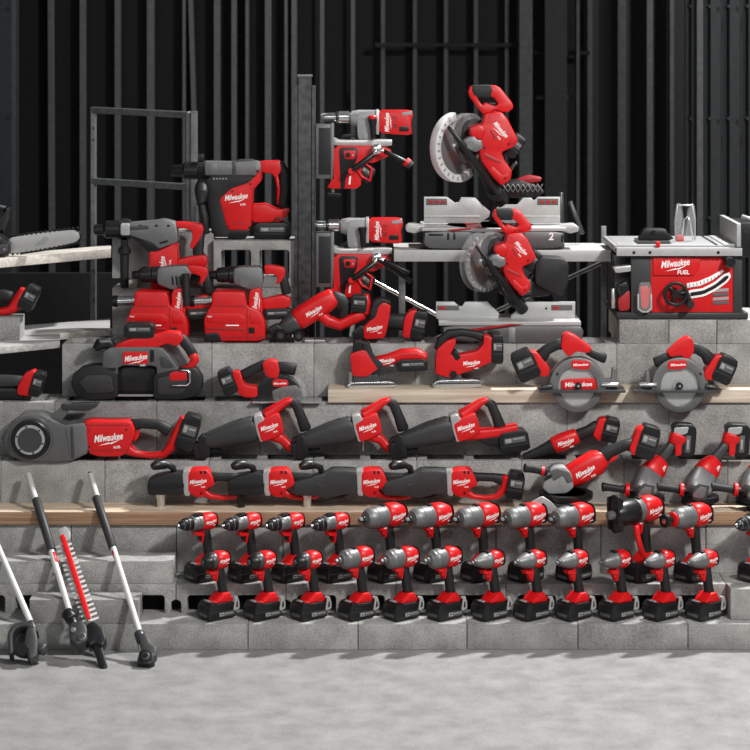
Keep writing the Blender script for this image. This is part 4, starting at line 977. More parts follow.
# hammer C and extractor
def extractor(dx, label, foot):
    X = lambda v: v+dx
    t = Tool('dust_extractor', label, 'dust extractor', X(160), 340, .80, z=Z6+.001, group='dust extractors with hammers docked')
    p = t.part('dust_box', 'red'); p.prof([(X(136), 292), (X(139), 289.5), (X(168), 290), (X(170), 297), (X(171), 304), (X(184), 309), (X(189), 320), (X(189), 339), (X(130), 339), (X(128), 318), (X(132), 308), (X(136), 303)], .13, .012)
    p.prof([(X(132), 310), (X(164), 311), (X(170), 316), (X(168), 322), (X(131), 320)], .136, .006)
    p.prof([(X(131), 325), (X(168), 326), (X(168), 328), (X(131), 327)], .137, .001, rnd=0, mat='darkred')
    p.prof([(X(137), 303), (X(170), 303.5), (X(170), 304.5), (X(137), 304)], .134, .0005, rnd=0, mat='darkred'); p.prof([(X(171), 305), (X(172), 305), (X(172), 338), (X(171), 338)], .134, .0005, rnd=0, mat='darkred')
    p.prof([(X(174), 311), (X(184), 313), (X(186), 322), (X(174), 321)], .136, .003); p.prof([(X(150), 322.4), (X(163), 322.4), (X(163), 323.6), (X(150), 323.6)], .1375, .0003, rnd=0, mat='white')
    p.prof([(X(130), 334), (X(189), 334), (X(189), 335), (X(130), 335)], .134, .0005, rnd=0, mat='darkred')
    t.part('release_button', 'black').prof([(X(172.5), 325), (X(178.5), 325), (X(178.5), 331), (X(172.5), 331)], .134, .002, rnd=0)
    b = t.part('filter_tray', 'black' if foot else 'darkred'); b.prof([(X(129), 331), (X(143), 330), (X(146), 339.5), (X(128), 339.5)], .137, .004)
    n = t.part('suction_tube', 'silver')
    n.lathe((X(138), 300), (X(117), 301), [(0, 5)]+[(i/10, 4.6 if i % 2 else 5.1) for i in range(1, 10)]+[(1, 5)])
    n.lathe((X(118), 301), (X(112), 301), [(0, 5.6), (.5, 6), (1, 5)], mat='black')
    v = t.part('docking_arm', 'red'); v.prof([(X(173), 289), (X(184), 286), (X(187), 312), (X(176), 318), (X(172), 310)], .08, .008)
    t.logo(X(179), 301, 20, 84, -.0405, fuel=False)
    t.logo(X(134), 314, 5, 0, -.0683, fuel=False, bolt=True)
    t.done()
extractor(0, 'red dust extractor box on the left, below the rotary hammer with side handle', False)
extractor(77, 'red dust extractor box on the right with black foot', True)
for dx, lab, zz in ((0, 'small rotary hammer docked on the left dust extractor', 0), (77, 'small rotary hammer docked on the right dust extractor', 1)):
    X = lambda v: v+dx
    t = Tool('small_rotary_hammer', lab, 'rotary hammer', X(160), 290.5, .82, z=None, group='small rotary hammers')
    c = t.part('chuck', 'black'); c.lathe((X(160), 274.5), (X(132), 275), [(0, 8.5), (.25, 8.8), (.3, 7.6), (.5, 8), (.7, 7), (.75, 4.6), (.95, 4), (1, 3)])
    g = t.part('gear_case', 'grey')
    if zz == 0:
        g.prof([(X(158), 268), (X(168), 265.5), (X(187), 264.5), (X(192), 272), (X(189), 282), (X(182), 290), (X(170), 288), (X(158), 283)], .075, .01)
        for i in range(3): g.prof([(X(172+i*4), 275), (X(174+i*4), 275), (X(175+i*4), 284), (X(173+i*4), 284)], .077, .001, mat='black', rnd=0)
        s_ = t.part('side_handle', 'rubber'); s_.lathe((X(187), 272, -.06), (X(188), 304, -.065), [(0, 4), (.1, 3.6), (.4, 4.2), (.9, 3.6), (1, 3)])
    else:
        g.prof([(X(157), 268), (X(164), 266), (X(185), 266), (X(187), 280), (X(184), 290), (X(170), 288), (X(157), 282)], .075, .01)
        g.disc(X(168), 281, 5, .08, mat='black')
    h = t.part('upper_handle', 'red'); h.prof([(X(187), 265), (X(194), 264.5), (X(207), 267), (X(209), 272), (X(204), 282), (X(199), 284), (X(201), 276), (X(194), 273), (X(189), 275)], .045, .008)
    t.part('grip', 'rubber').loft([(X(205), 271, 4.6, .018), (X(207), 282, 4.6, .018), (X(210), 294, 5, .018)])
    f = t.part('lower_handle', 'red'); f.prof([(X(184), 299), (X(206), 294), (X(214), 298), (X(213), 307), (X(186), 309)], .06, .008)
    t.battery(X(200), 313, 28, 11, 2, t=.07)
    t.done()

# larger rotary hammer A
t = Tool('rotary_hammer', 'grey and red rotary hammer with black side handle in front of the left block stack', 'rotary hammer', 150, 281, .905, z=1.206)
c = t.part('chuck', 'black'); c.lathe((122, 221), (94, 221.5), [(0, 6.5), (.05, 9), (.55, 9), (.62, 7), (.66, 5.6), (.95, 5.4), (1, 4)])
g = t.part('gear_case', 'grey'); g.prof([(121, 214), (132, 214), (156, 212), (164, 210.5), (176, 213.5), (178, 222), (179, 233), (168, 237), (160, 240), (154, 234), (130, 226), (121, 226)], .09, .012)
g.prof([(130, 217), (150, 216), (150, 220), (131, 221)], .094, .004, mat='dgrey'); g.prof([(160, 233), (169, 230.5), (169, 233), (161, 235)], .093, .002, mat='black')
t.part('lower_guard', 'black').prof([(129, 225.5), (153, 231), (166, 237), (157, 244), (148, 242), (140, 234)], .086, .01)
m = t.part('motor_housing', 'red'); m.prof([(150, 242), (158, 242), (178, 233), (179, 262), (176, 280), (152, 280), (150, 262)], .092, .012)
for q in (140, 156, 168): g.rect(q, 215.5, q+3, 217.5, .0935, .001, mat='black')
for q in ((176, 237), (154, 262), (176, 262)): m.disc(*q, 1.0, .094, mat='black')
g.prof([(122, 214), (131, 214), (131, 226), (122, 226)], .094, .003, mat='lgrey')
h = t.part('upper_handle', 'red'); h.prof([(176, 213), (196, 214.5), (202, 216), (204, 221), (200, 231), (193, 241), (190, 238), (193, 229), (192, 222), (186, 220), (177, 219)], .05, .008)
t.part('grip', 'rubber').loft([(200, 223, 5, .019), (199, 234, 5.4, .02), (198, 244, 5.6, .02), (201, 251, 5.6, .02)])
t.part('lower_handle', 'red').prof([(177, 251), (194, 247), (205, 246), (208, 251), (207, 258), (192, 260), (177, 257)], .062, .008)
t.battery(193, 265, 31, 13, 0)
p = t.part('side_handle', 'rubber'); p.lathe((124.5, 238, -.0), (124.5, 280, -.0), [(0, 4.2), (.08, 6.8), (.16, 6.6), (.2, 4.6), (.6, 4.2), (.95, 4.4), (1, 3)])
p.prof(circle(124.5, 221, 11, 20)+[], .03, .004, rnd=0, mat='black') ; p.prof([(121, 228), (128, 228), (128, 240), (121, 240)], .03, .004, mat='black')
t.logo(163, 258, 22, 86, -.0465); t.done()
# largest hammer B
t = Tool('large_rotary_hammer', 'largest rotary hammer with black front shell standing on the two-core block', 'rotary hammer', 240, 238.5, 1.08, z=1.3955)
c = t.part('chuck', 'dgrey'); c.lathe((199, 170.5), (171, 170.5), [(0, 7), (.04, 8.8), (.5, 8.8), (.56, 7), (.6, 6.4), (.95, 6), (1, 5)], mat='black')
g = t.part('gear_case', 'grey'); g.prof([(205, 161), (212, 161), (234, 161.5), (255, 160.5), (261, 162), (262, 172), (256, 176), (206, 176)], .10, .012)
g.rect(209, 163, 218, 172, .104, .004, mat='grey'); g.prof([(233, 161), (237, 161), (237, 175), (233, 175)], .106, .002, mat='dgrey', rnd=0); g.prof([(238, 159.5), (252, 159), (258, 162), (238, 162)], .06, .003, mat='dgrey')
t.part('front_shell', 'rubber').prof([(206, 175), (256, 175), (252, 182), (233, 188), (222, 198), (226, 215), (230, 236), (213, 236), (209, 205)], .102, .012)
m = t.part('motor_housing', 'red'); m.prof([(261, 166), (262, 180), (253, 190), (252, 229), (228, 229), (224, 212), (220, 198), (232, 187), (248, 182), (255, 176)], .106, .01)
m.prof([(232, 222), (250, 222), (250, 223), (232, 223)], .1075, .0005, rnd=0, mat='darkred')
for q in ((233, 190), (251, 183), (229, 225), (250, 226), (258, 170)): m.disc(*q, 1.0, .1085, mat='black')
g.prof([(209, 174), (256, 174), (256, 175), (209, 175)], .105, .0005, rnd=0, mat='black')
for q in range(5): g.rect(214+q*3, 177, 215.5+q*3, 178.5, .1045, .0004, mat='lab')
t.part('foot', 'black').prof([(225, 227), (252, 227), (246, 238.3), (229, 238.3)], .095, .008)
h = t.part('upper_handle', 'red'); h.prof([(260, 161), (268, 160.5), (280, 160), (282, 170), (276, 178), (272, 173), (262, 172)], .05, .008)
t.part('grip', 'rubber').loft([(279, 163, 5, .02), (284, 172, 5.4, .021), (285, 188, 5.4, .021), (283, 202, 5.4, .021), (285, 209, 5, .02)])
t.part('grip_backing', 'red').loft([(276, 172, 2.2, .014), (279, 188, 2.2, .014), (279, 204, 2.2, .014)])
t.part('lower_handle', 'red').prof([(252, 204), (266, 203), (278, 209), (288, 207), (289, 212), (284, 221), (252, 222)], .07, .008)
t.battery(272.5, 230, 36, 17, 0, t=.085)
t.part('hang_hook', 'dgrey').tube([(274, 221, -.045), (278, 216, -.05), (288, 219, -.05), (291, 224, -.05), (290, 233, -.048)], .9)
p = t.part('side_handle', 'rubber'); p.prof(circle(202, 170, 10, 20)+[], .03, .004, rnd=0, mat='black'); p.rect(198, 154, 204, 162, .03, .003, mat='black')
p.loft([(202, 180, 4.5, .018, -.03), (203, 186, 7, .026, -.06), (203, 190, 7, .026, -.075), (203, 200, 5, .02, -.075), (204, 202, 6, .022, -.075)], e=2)
p.loft([(203, 203, 4, .016, -.075), (206, 216, 4.2, .017, -.08), (207, 232, 4, .016, -.08)], e=2)
t.logo(237, 196, 23, 7, -.0535); t.done()

# reciprocating saw leaning against the lower magnetic drill
t = Tool('orbital_saw', 'red barrel saw tilted nose-down in front of the steel column', 'reciprocating saw', 300, 343, .78, z=Z6+.001)
p = t.part('nose', 'dgrey'); p.loft([(278, 334, 6, .026), (288, 328, 9, .035), (299, 321, 10.5, .040)])
p = t.part('motor_housing', 'red'); p.loft([(296, 323, 11, .042), (308, 315, 11.5, .042), (324, 305, 11, .040), (335, 298, 9.5, .036)], e=3)
p = t.part('grip', 'rubber'); p.loft([(331, 300, 8, .028), (340, 303, 8, .026), (346, 310, 6, .022), (342, 320, 5, .02)])
p = t.part('lower_handle', 'red'); p.loft([(318, 314, 6, .03), (328, 323, 6, .028), (340, 327, 6, .026), (352, 321, 6, .026), (364, 315, 6, .028)])
p.loft([(364, 316, 5, .026), (367, 304, 4, .024), (366, 296, 3.4, .02)])
t.battery(359, 305, 16, 17, -4, t=.075)
p = t.part('saw_shoe', 'black'); p.prof([(268, 330), (278, 325), (286, 334), (282, 341), (272, 338)], .06, .008)
for q, r in ((281, 6.2), (299, 5.6)): p.lathe((q, 342.5-r, -.045), (q, 342.5-r, .03), [(0, r*.8), (.1, r), (.9, r), (1, r*.8)]); p.lathe((q, 342.5-r, -.047), (q, 342.5-r, -.044), [(0, r*.4), (1, r*.45)], mat='dgrey')
p.tube([(281, 333, -.01), (299, 332, -.01)], 4)
t.logo(314, 312, 18, 31, -.0425); t.done()
t = Tool('one_handed_saw', 'compact one-handed saw with upright red body, right of the lower magnetic drill', 'reciprocating saw', 375, 342, .79, z=Z6+.001)
p = t.part('motor_housing', 'red'); p.prof([(364, 340), (363, 328), (371, 320), (377, 305), (384, 301), (391, 306), (389, 321), (386, 334), (384, 339)], .066, .012)
t.part('top_cap', 'rubber').prof([(370, 312), (374, 301), (382, 298.5), (391, 302), (390, 306), (384, 303), (379, 307), (376, 318), (370, 322)], .07, .01)
t.part('grip', 'rubber').loft([(386, 322, 8, .024), (396, 323, 8, .023), (406, 324, 8.5, .025)])
t.part('battery_mount', 'red').prof([(402, 338), (404, 318), (410, 311), (418, 311), (414, 325), (414, 339)], .066, .01)
t.battery(419, 326, 14, 29, -12, t=.078)
p = t.part('saw_shoe', 'black'); p.prof([(352, 333), (360, 326), (366, 328), (366, 340), (354, 342)], .05, .008)
p.prof([(351, 322), (355, 323), (353, 338), (349, 338)], .03, .003, mat='blade')
t.logo(374.5, 328.5, 16, 12, -.0338); t.done()

# ================================================================== magnetic drills on the column
def mag_drill(dy, hx, label):
    H = lambda v: v+hx; D = lambda v: v+dy
    t = Tool('magnetic_drill', label, 'magnetic drill', 333, D(188), 1.0, group='magnetic drills on the steel column')
    p = t.part('magnet_base', 'mgrey'); p.rect(316.3, D(124), 333, D(178), .08, .003); p.rect(319, D(127.5), 330.5, D(174), .084, .002, mat='rubber'); p.rect(331, D(123), 334, D(179), .088, .002, mat='grey')
    s_ = t.part('slide_rail', 'lgrey'); s_.prof([(333, D(137)), (340, D(140)), (392, D(138.5)), (392, D(146)), (333, D(145.5))], .06, .003); s_.prof([(340, D(140.6)), (374, D(140.2)), (374, D(141.4)), (340, D(141.8))], .062, .0005, rnd=0, mat='white')
    s_.prof([(340, D(138)), (344, D(134)), (358, D(133)), (358, D(136)), (346, D(138))], .02, .003, mat='black')
    c = t.part('chuck', 'silver'); c.lathe((H(350), D(117)), (H(321), D(117)), [(0, 4.5), (.04, 6), (.38, 6), (.43, 4.6), (.95, 4.2), (1, 3)])
    c.lathe((H(337.4), D(117)), (H(336), D(117)), [(0, 6.1), (1, 6.1)], mat='black'); 
    if hx: c.lathe((H(321), D(117)), (H(327-9), D(117)), [(0, 3), (1, 2)], mat='black')
    g = t.part('gear_case', 'metalpl'); g.lathe((H(350), D(118)), (H(378), D(119)), [(0, 5), (.05, 7), (.2, 8), (.3, 8.6), (1, 9)])
    g.prof([(H(357), D(112)), (H(378), D(110)), (H(378), D(128)), (H(373), D(130)), (H(374), D(140)), (H(358), D(139)), (H(357), D(128))], .07, .008)
    g.disc(H(366), D(135), 2.6, .074, mat='black')
    m = t.part('motor_housing', 'red'); m.prof([(H(378), D(110)), (H(410), D(110)), (H(413), D(114)), (H(411), D(122)), (H(412), D(135)), (H(378), D(133))], .086, .01)
    m.rect(H(399), D(126), H(408.5), D(131), .089, .001, mat='black'); m.prof([(H(402), D(112)), (H(412), D(111)), (H(412), D(114)), (H(402), D(115))], .089, .001, rnd=0, mat='lab')
    t.part('end_cap', 'black').prof([(H(411), D(113)), (H(413), D(114)), (H(413.5), D(133)), (H(411), D(134))], .075, .004)
    t.part('collar_ring', 'lgrey').rect(H(376), D(109.5), H(379), D(134), .088, .003)
    lv = t.part('quick_lever', 'black'); lv.lathe((H(372.5), D(118), -.052), (H(373.5), D(138), -.052), [(0, 4.2), (.1, 4.4), (.4, 3), (1, 2.6)]); 
    if not hx: lv.lathe((H(372.3), D(115), -.052), (H(372.5), D(118.5), -.052), [(0, 3.4), (.3, 4.4), (1, 4.2)], mat='red')
    b = t.part('control_housing', 'red'); b.prof([(333, D(145)), (375, D(145)), (386, D(147)), (392, D(151)), (388, D(156)), (372, D(163)), (362, D(160)), (361, D(188)), (327, D(188)), (332, D(178))], .088, .008)
    k_ = t.part('control_panel', 'black'); k_.prof([(339, D(147)), (358, D(147)), (357, D(160)), (350, D(172)), (346, D(174)), (345, D(188)), (341, D(188)), (340, D(165))], .094, .003)
    k_.prof([(343, D(150)), (356, D(150)), (355, D(158.5)), (345, D(158.5))], .098, .002, mat='red'); k_.disc(348, D(154.5), 2.6, .102, mat='black'); k_.disc(353, D(154.5), 1, .101, mat='lgrey')
    t.part('feed_hub', 'silver').lathe((377, D(148), -.09), (377, D(148), -.03), [(0, 2.5), (.1, 5), (.4, 5.4), (1, 5)])
    for i, (a_, b_, c_) in enumerate([((374, 153), (352, 169), 'l'), ((384, 150), (409, 162), 'r')]):
        h = t.part('feed_handle', 'black'); h.tube([(377, D(148), -.085), (a_[0], D(a_[1]), -.09)], 1.6, mat='silver')
        h.tube([(a_[0], D(a_[1]), -.09), (b_[0], D(b_[1]), -.10)], 3.0 if c_ == 'l' else 2.2)
        if c_ == 'r' and not hx: h.lathe((405, D(159.5), -.10), (408, D(162), -.10), [(0, 4.5), (1, 4.5)], mat='red'); h.lathe((408, D(162), -.10), (411, D(164.5), -.10), [(0, 4.6), (1, 4)], mat='boot')
        if c_ == 'l': h.disc(351.5, D(169.5), 3, .02, y=-.10, mat='red')
    if hx:
        t.part('lower_shell', 'black').prof([(339, D(168)), (358, D(172)), (368, D(184)), (364, D(196)), (344, D(198)), (336, D(190))], .08, .008, y=.005)
        h = t.part('feed_handle', 'black'); h.tube([(377, D(148), -.085), (411, D(172), -.06)], 2.4)
    t.battery(366, D(172), 16, 16, -38, t=.08)
    q = t.part('battery_cage', 'red', label='red battery guard'); q.tube([(355, D(166), -.045), (364, D(162), -.045), (372, D(168), -.045), (370, D(180), -.045), (362, D(176), -.045), (355, D(166), -.045)], 1.6)
    w_ = t.part('coolant_knob', 'black'); w_.tube([(333, D(187)), (333, D(194))], 1.8, mat='lgrey'); w_.prof([(327, D(192)), (341, D(193)), (341, D(196)), (328, D(196))], .03, .004)
    t.logo(H(387), D(122), 19, 90, -.0435, fuel=False)
    t.logo(H(395), D(122), 13, 90, -.0435, mat='darkred', body='M18', bolt=False)
    t.logo(350, D(180), 6, 0, -.0445, body='1', bolt=False); t.logos[-1] = (350, D(180), 2.5, 0, -.0445, 'white', '1', False, None, 'print')
    t.done()
mag_drill(0, 0, 'upper magnetic drill on the steel column with red-tipped lever')
mag_drill(108, -10, 'lower magnetic drill on the steel column with black lever')

# ================================================================== mitre saws
def mitre_head(t, dx, dy, k, Yb, bag, guard_white=True):
    """saw head drawn about the upper saw's pixel frame, moved by dx, dy and scaled by k about (485, 130)"""
    P = lambda a, b: (485+dx+(a-485)*k, 130+dy+(b-130)*k)
    Q = lambda l: [P(a, b) for a, b in l]
    cx, cy = P(457, 148); r = 35*k/t.s
    nrm = Vector((.70, -.714, .0)); c0 = t.pt(cx, cy, -.05)
    def sl(part, rad, t0, t1, mat=None, pts=None, holes=()):
        n0 = len(part.bm.faces)
        u = Vector((.714, .70, 0)); v = Vector((0, 0, 1))
        o = [(rad*math.cos(2*math.pi*i/48), rad*math.sin(2*math.pi*i/48)) for i in range(48)] if pts is None else pts
        solid(part.bm, o, list(holes), t1-t0, min(.002, (t1-t0)*.3), lambda a, b, w_: c0+u*a+v*b+nrm*((t0+t1)/2+w_)); return part._mat(n0, mat)
    b = t.part('saw_blade', 'blade')
    teeth = []
    for i in range(60):
        a = 2*math.pi*i/60; teeth += [((r*.93)*math.cos(a), (r*.93)*math.sin(a)), ((r*.89)*math.cos(a+.06), (r*.89)*math.sin(a+.06))]
    sl(b, 0, 0, .003, pts=teeth); sl(b, r*.18, .003, .010, mat='silver')
    arc = lambda ra, a0, a1, n=26: [(ra*math.cos(R(a0+(a1-a0)*i/n)), ra*math.sin(R(a0+(a1-a0)*i/n))) for i in range(n+1)]
    lg = t.part('lower_guard', 'alu' if guard_white else 'clear'); sl(lg, 0, -.02, .016, mat='shaft' if guard_white else None, pts=arc(r*1.0, 100, 305)+arc(r*.78, 305, 100))
    for i in range(13):
        a = 118+i*13; sl(lg, 0, .0165, .0175, mat='lab', pts=arc(r*.95, a, a+4, 3)+arc(r*.84, a+4, a, 3))
    ug = t.part('upper_guard', 'grey'); sl(ug, 0, -.028, .022, pts=[(r*.42+r*.62*math.cos(R(a)), r*.33+r*.62*math.sin(R(a))) for a in range(-60, 215, 11)]+[(-r*.1, r*.0), (r*.2, -r*.45)])
    sl(ug, 0, .022, .034, mat='dgrey', pts=[(r*.42+r*.42*math.cos(R(a)), r*.42+r*.40*math.sin(R(a))) for a in range(0, 360, 15)])
    sl(ug, r*.16, .01, .03, mat='dgrey')
    ar = t.part('hinge_arm', 'black'); ar.loft([(*P(447, 126), 2.2*k, .010, -.16), (*P(460, 143), 3.0*k, .012, -.16), (*P(478, 168), 4*k, .02, -.13), (*P(490, 186), 6*k, .035, -.06), (*P(500, 200), 8*k, .05, .02)], e=3)
    ar.prof(Q([(474, 166), (484, 172), (502, 192), (500, 202), (488, 200)]), .10, .008, y=-.02)
    gl = t.part('gear_lump', 'grey'); gl.prof(Q([(461, 141), (466, 137), (472, 136), (475, 139), (480, 140), (481, 148), (474, 152), (469, 150), (464, 152)]), .06, .01, y=-.13); gl.disc(*P(469, 145), 4*k, .07, y=-.13, mat='dgrey')
    m = t.part('motor_housing', 'red'); m.prof(Q([(483, 113), (500, 113), (506, 120), (513, 134), (516, 141), (512, 147), (500, 152), (503, 160), (510, 171), (509, 179), (500, 186), (490, 176), (480, 162), (477, 150), (467, 134), (473, 126), (481, 124)]), .15, .02, y=-.05)
    m.prof(Q([(468, 128), (478, 124), (484, 130), (480, 140), (470, 138)]), .10, .012, y=-.09)
    m.prof(Q([(488, 130), (490, 129), (495, 138), (493, 140)]), .153, .001, y=-.05, mat='darkred')
    m.prof(Q([(482, 152), (497, 160), (500, 164), (484, 158)]), .153, .001, y=-.05, mat='darkred'); m.prof(Q([(490, 165), (500, 175), (506, 172), (508, 177), (500, 183), (489, 172)]), .155, .004, y=-.05)
    for q in ((488, 118), (507, 144), (483, 148), (503, 178)): m.disc(*P(*q), 1.1*k, .156, y=-.05, mat='black')
    h = t.part('handle', 'red'); h.prof(Q([(467, 92), (469, 88), (473, 86.5), (494, 86.5), (499, 89), (511, 104), (512, 109), (507, 113), (500, 113), (495, 111), (484, 117), (479, 112), (468, 97)]), .062, .014, y=-.06, holes=[Q([(476, 98), (492, 98), (497, 105), (494, 107), (484, 103), (481, 106)])])
    t.part('grip', 'rubber').prof(Q([(470, 91), (471, 86.5), (490, 85.8), (492, 91), (490, 99), (476, 99), (472, 96)]), .066, .014, y=-.06)
    t.part('trigger', 'black').prof(Q([(487, 103), (495, 104), (494, 107), (489, 106)]), .03, .003, y=-.06)
    bx, by = P(514, 147); t.battery(bx, by, 15*k, 24*k, -38, t=.08)
    lx, ly = P(499, 130); t.logo(lx, ly, 19*k, -48, -.1255)
    e_ = t.part('vent_tube', 'dgrey'); e_.tube([P(510, 172), P(514, 166), P(517, 164)], 2*k)
    if bag:
        d = t.part('dust_port', 'black'); d.prof([(505+dx, 282), (512+dx, 276), (530, 280), (552, 285), (550, 296), (530, 298), (502, 296), (501, 289)], .09, .01, y=.02)
        d = t.part('dust_bag', 'rubber'); d.prof([(534, 262), (540, 257), (562, 258), (568, 264), (567, 285), (561, 296), (545, 290), (534, 284)], .11, .02, y=.005)
        d = t.part('pivot_block', 'dgrey'); d.prof([(521, 279), (531, 279), (531, 294), (522, 295)], .10, .006, y=-.0); d.disc(527, 284, 2, .104, y=0, mat='lgrey'); d.disc(527, 290, 1.6, .104, y=0, mat='lgrey')
    else:
        d = t.part('dust_chute', 'black'); d.prof([(500, 193), (506, 184), (520, 182), (540, 188), (546, 194), (538, 199), (515, 200), (500, 198)], .10, .01, y=.08)
        d.prof([(517, 183), (530, 178), (543, 180), (541, 184), (524, 186)], .08, .006, y=.08, mat='darkred')
        for i in range(8): d.tube([(503+i*5, 194, .02), (508+i*5, 186, .02)], .6, mat='grey'); d.tube([(503+i*5, 186, .02), (508+i*5, 194, .02)], .6, mat='grey')
# upper saw
t = Tool('mitre_saw', 'mitre saw on the scaffold beam with head raised high, full pale blade guard', 'mitre saw', 490, 248, 1.04, z=ZB+.001)
b = t.part('base_table', 'mgrey'); b.prof([(424, 229), (560, 229), (561, 244), (550, 247), (430, 247), (423, 243)], .30, .012)
b.rect(421, 226, 563, 229.5, .31, .003, mat='alu')
b.lathe((490, 229.5), (490, 226), [(0, 44), (.8, 44), (1, 43)], mat='lgrey', n=40)
for x0_, x1_, mt in ((421, 441, 'black'), (545, 562, 'dgrey')): t.part('foot', mt).prof([(x0_, 241), (x1_, 242), (x1_, 247.8), (x0_, 247.8)], .24, .006)
for sx in (0, 1):
    p = t.part('table_wing', 'alu'); q = [(405, 227), (409, 224), (424, 225), (424, 230), (414, 233), (406, 231)] if not sx else [(577, 227), (573, 224), (558, 225), (558, 230), (568, 233), (576, 231)]
    p.prof(q, .10, .006, y=-.05)
f = t.part('fence', 'alu', label='left bright fence'); f.prof([(424, 198.5), (447, 198.5), (455, 204.5), (459, 203.5), (461, 199), (475, 199), (481, 205), (490, 213), (489, 218), (480, 224.5), (424, 224.5)], .022, .002, rnd=0, y=.0)
f.rect(424, 217, 480, 219, .03, .001, mat='lgrey'); f.rect(426, 200, 447, 206.5, .024, .0005, mat='labd'); 
f2 = t.part('fence', 'alu', label='right bright fence'); f2.prof([(494, 213), (499, 206), (517, 206), (523, 199.5), (531, 199.5), (534, 202), (538, 198.5), (560, 198.5), (560, 224.5), (505, 224.5), (492, 218)], .022, .002, rnd=0)
f2.rect(510, 217, 560, 219, .03, .001, mat='lgrey'); f2.rect(537, 200, 558, 206.5, .024, .0005, mat='labd')
for q in (429, 435, 441): f.prof([(q, 201.5), (q+4, 201.5), (q+4, 205), (q, 205)], .0245, .0004, rnd=0, mat='darkred')
for q in (540, 546, 552): f2.prof([(q, 201.5), (q+4, 201.5), (q+4, 205), (q, 205)], .0245, .0004, rnd=0, mat='darkred')
for x0_, y0_, x1_, y1_ in ((428, 232, 442, 234), (446, 231, 448, 238), (452, 231, 454, 238), (470, 233, 500, 240), (520, 231, 522, 244), (558, 233, 560, 240)): b.rect(x0_, y0_, x1_, y1_, .305, .002, mat='black')
b.prof([(446, 228), (480, 224.5), (480, 226), (452, 229.5)], .32, .0006, rnd=0, mat='darkred')
t.logo(548, 235, 5, 0, -.1515, body='2', bolt=False)
mitre_head(t, 0, 0, 1.0, 0, False)
rr_ = t.part('rear_support', 'black'); rr_.loft([(497, 196, 8, .05, .05), (500, 215, 9, .06, .08), (500, 230, 10, .06, .08)], e=4)
for a_, b_ in (((563, 196), (564, 240)), ((572, 205), (585, 238))): t.part('slide_rail', 'dgrey').tube([(*a_, .1), (*b_, .1)], 2.5)
t.done()
# lower saw
t = Tool('mitre_saw', 'mitre saw on the block course with lowered steel guard and black dust bag', 'mitre saw', 505, 340, .83, z=Z6+.001)
b = t.part('base_table', 'mgrey'); b.prof([(443, 322), (577, 322), (581, 328), (579, 338), (568, 340), (446, 340), (441, 336)], .24, .012)
b.rect(438, 318.5, 578, 322.5, .25, .003, mat='alu')
b.lathe((510, 339, -.0), (510, 323, -.0), [(0, 30), (.9, 30), (1, 29)], mat='grey', n=40)
b.prof([(466, 326), (508, 320.5), (520, 321), (470, 328)], .26, .001, rnd=0, mat='darkred')
b.prof([(450, 327), (465, 326), (466, 329), (450, 330)], .262, .001, mat='black'); b.prof([(486, 327), (497, 327), (497, 333), (486, 333)], .262, .002, mat='black')
f = t.part('fence', 'alu', label='left bright fence'); f.prof([(436, 302.5), (454, 302.5), (459, 307), (462, 307), (465, 302.5), (487, 302.5), (499, 314), (498, 319), (436, 319)], .022, .002, rnd=0)
f.rect(437, 306, 459, 311, .024, .0005, mat='labd'); f.prof([(439, 307), (446, 307), (446, 310), (439, 310)], .0245, .0004, rnd=0, mat='darkred')
f2 = t.part('fence', 'alu', label='right bright fence'); f2.prof([(511, 319), (511, 316), (526, 302.5), (575, 302.5), (575, 319)], .022, .002, rnd=0)
f2.rect(551, 305.5, 572, 311, .024, .0005, mat='labd'); f2.prof([(553, 307), (559, 307), (559, 310), (553, 310)], .0245, .0004, rnd=0, mat='darkred'); f2.disc(523, 310, 1.2, .024, mat='black'); f2.disc(546, 309, 1.2, .024, mat='black')
t.logo(566, 334, 9, 0, -.1215, mat='lab', body='DC', bolt=False)
mitre_head(t, 22, 116, .86, 0, True, False)
a_ = t.part('swing_arm', 'dgrey'); a_.loft([(500, 290, 6, .04, .06), (530, 292, 7, .045, .08), (545, 300, 9, .05, .10), (552, 320, 9, .05, .11)], e=4)
t.done()

# ================================================================== table saw
YT = .715
t = Tool('table_saw', 'red jobsite table saw with handwheel and steel table top', 'table saw', 675, 320, YT, z=Z7+.001)
D_ = .50
def yb(y0, y1): return ((y0+y1)/2, y1-y0)
def slab(p, x0, y0, x1, y1, ya, yb_, b=.003, mat=None): p.rect(x0, y0, x1, y1, yb_-ya, b, y=(ya+yb_)/2, mat=mat)
tt = t.part('table_top', 'metalpl'); slab(tt, 614, 246, 742, 250, .0, .40, .003)
tt.rect(616, 250, 735, 254, .36, .002, y=.20, mat='grey')
tt.rect(618, 245.6, 634, 246.2, .36, .0002, y=.2, mat='lgrey'); tt.rect(716, 245.4, 718, 246.2, .39, .0002, y=.2, mat='black')
p = t.part('fence_rail', 'alu'); slab(p, 616, 248, 741, 256, -.03, .0, .002)
for q in (633, 649, 717): p.disc(q, 252.5, 1.5, .004, y=-.031, mat='black')
for i in range(31): p.prof([(618+i*4, 255.5), (620+i*4, 255.5), (619.5+i*4, 257.8), (618.5+i*4, 257.8)], .01, .0005, y=-.02, rnd=0, mat='black')
c = t.part('cabinet', 'dgrey'); slab(c, 640, 257, 738, 314, .03, .36, .004, mat='darkred')
fr_ = t.part('front_panel', 'red'); slab(fr_, 650, 257, 735, 313, .0, .032, .003)
fr_.prof([(653, 258), (700, 258), (700, 268), (694, 276), (653, 276)], .012, .003, y=-.003, rnd=0)
for q in ((631, 651), (733, 742)): slab(t.part('side_column', 'boot'), q[0], 257, q[1], 314, -.005, .05, .004)
for q in ((631, 640), (735, 742)): slab(t.part('rear_column', 'boot'), q[0], 257, q[1], 314, .33, .37, .004)
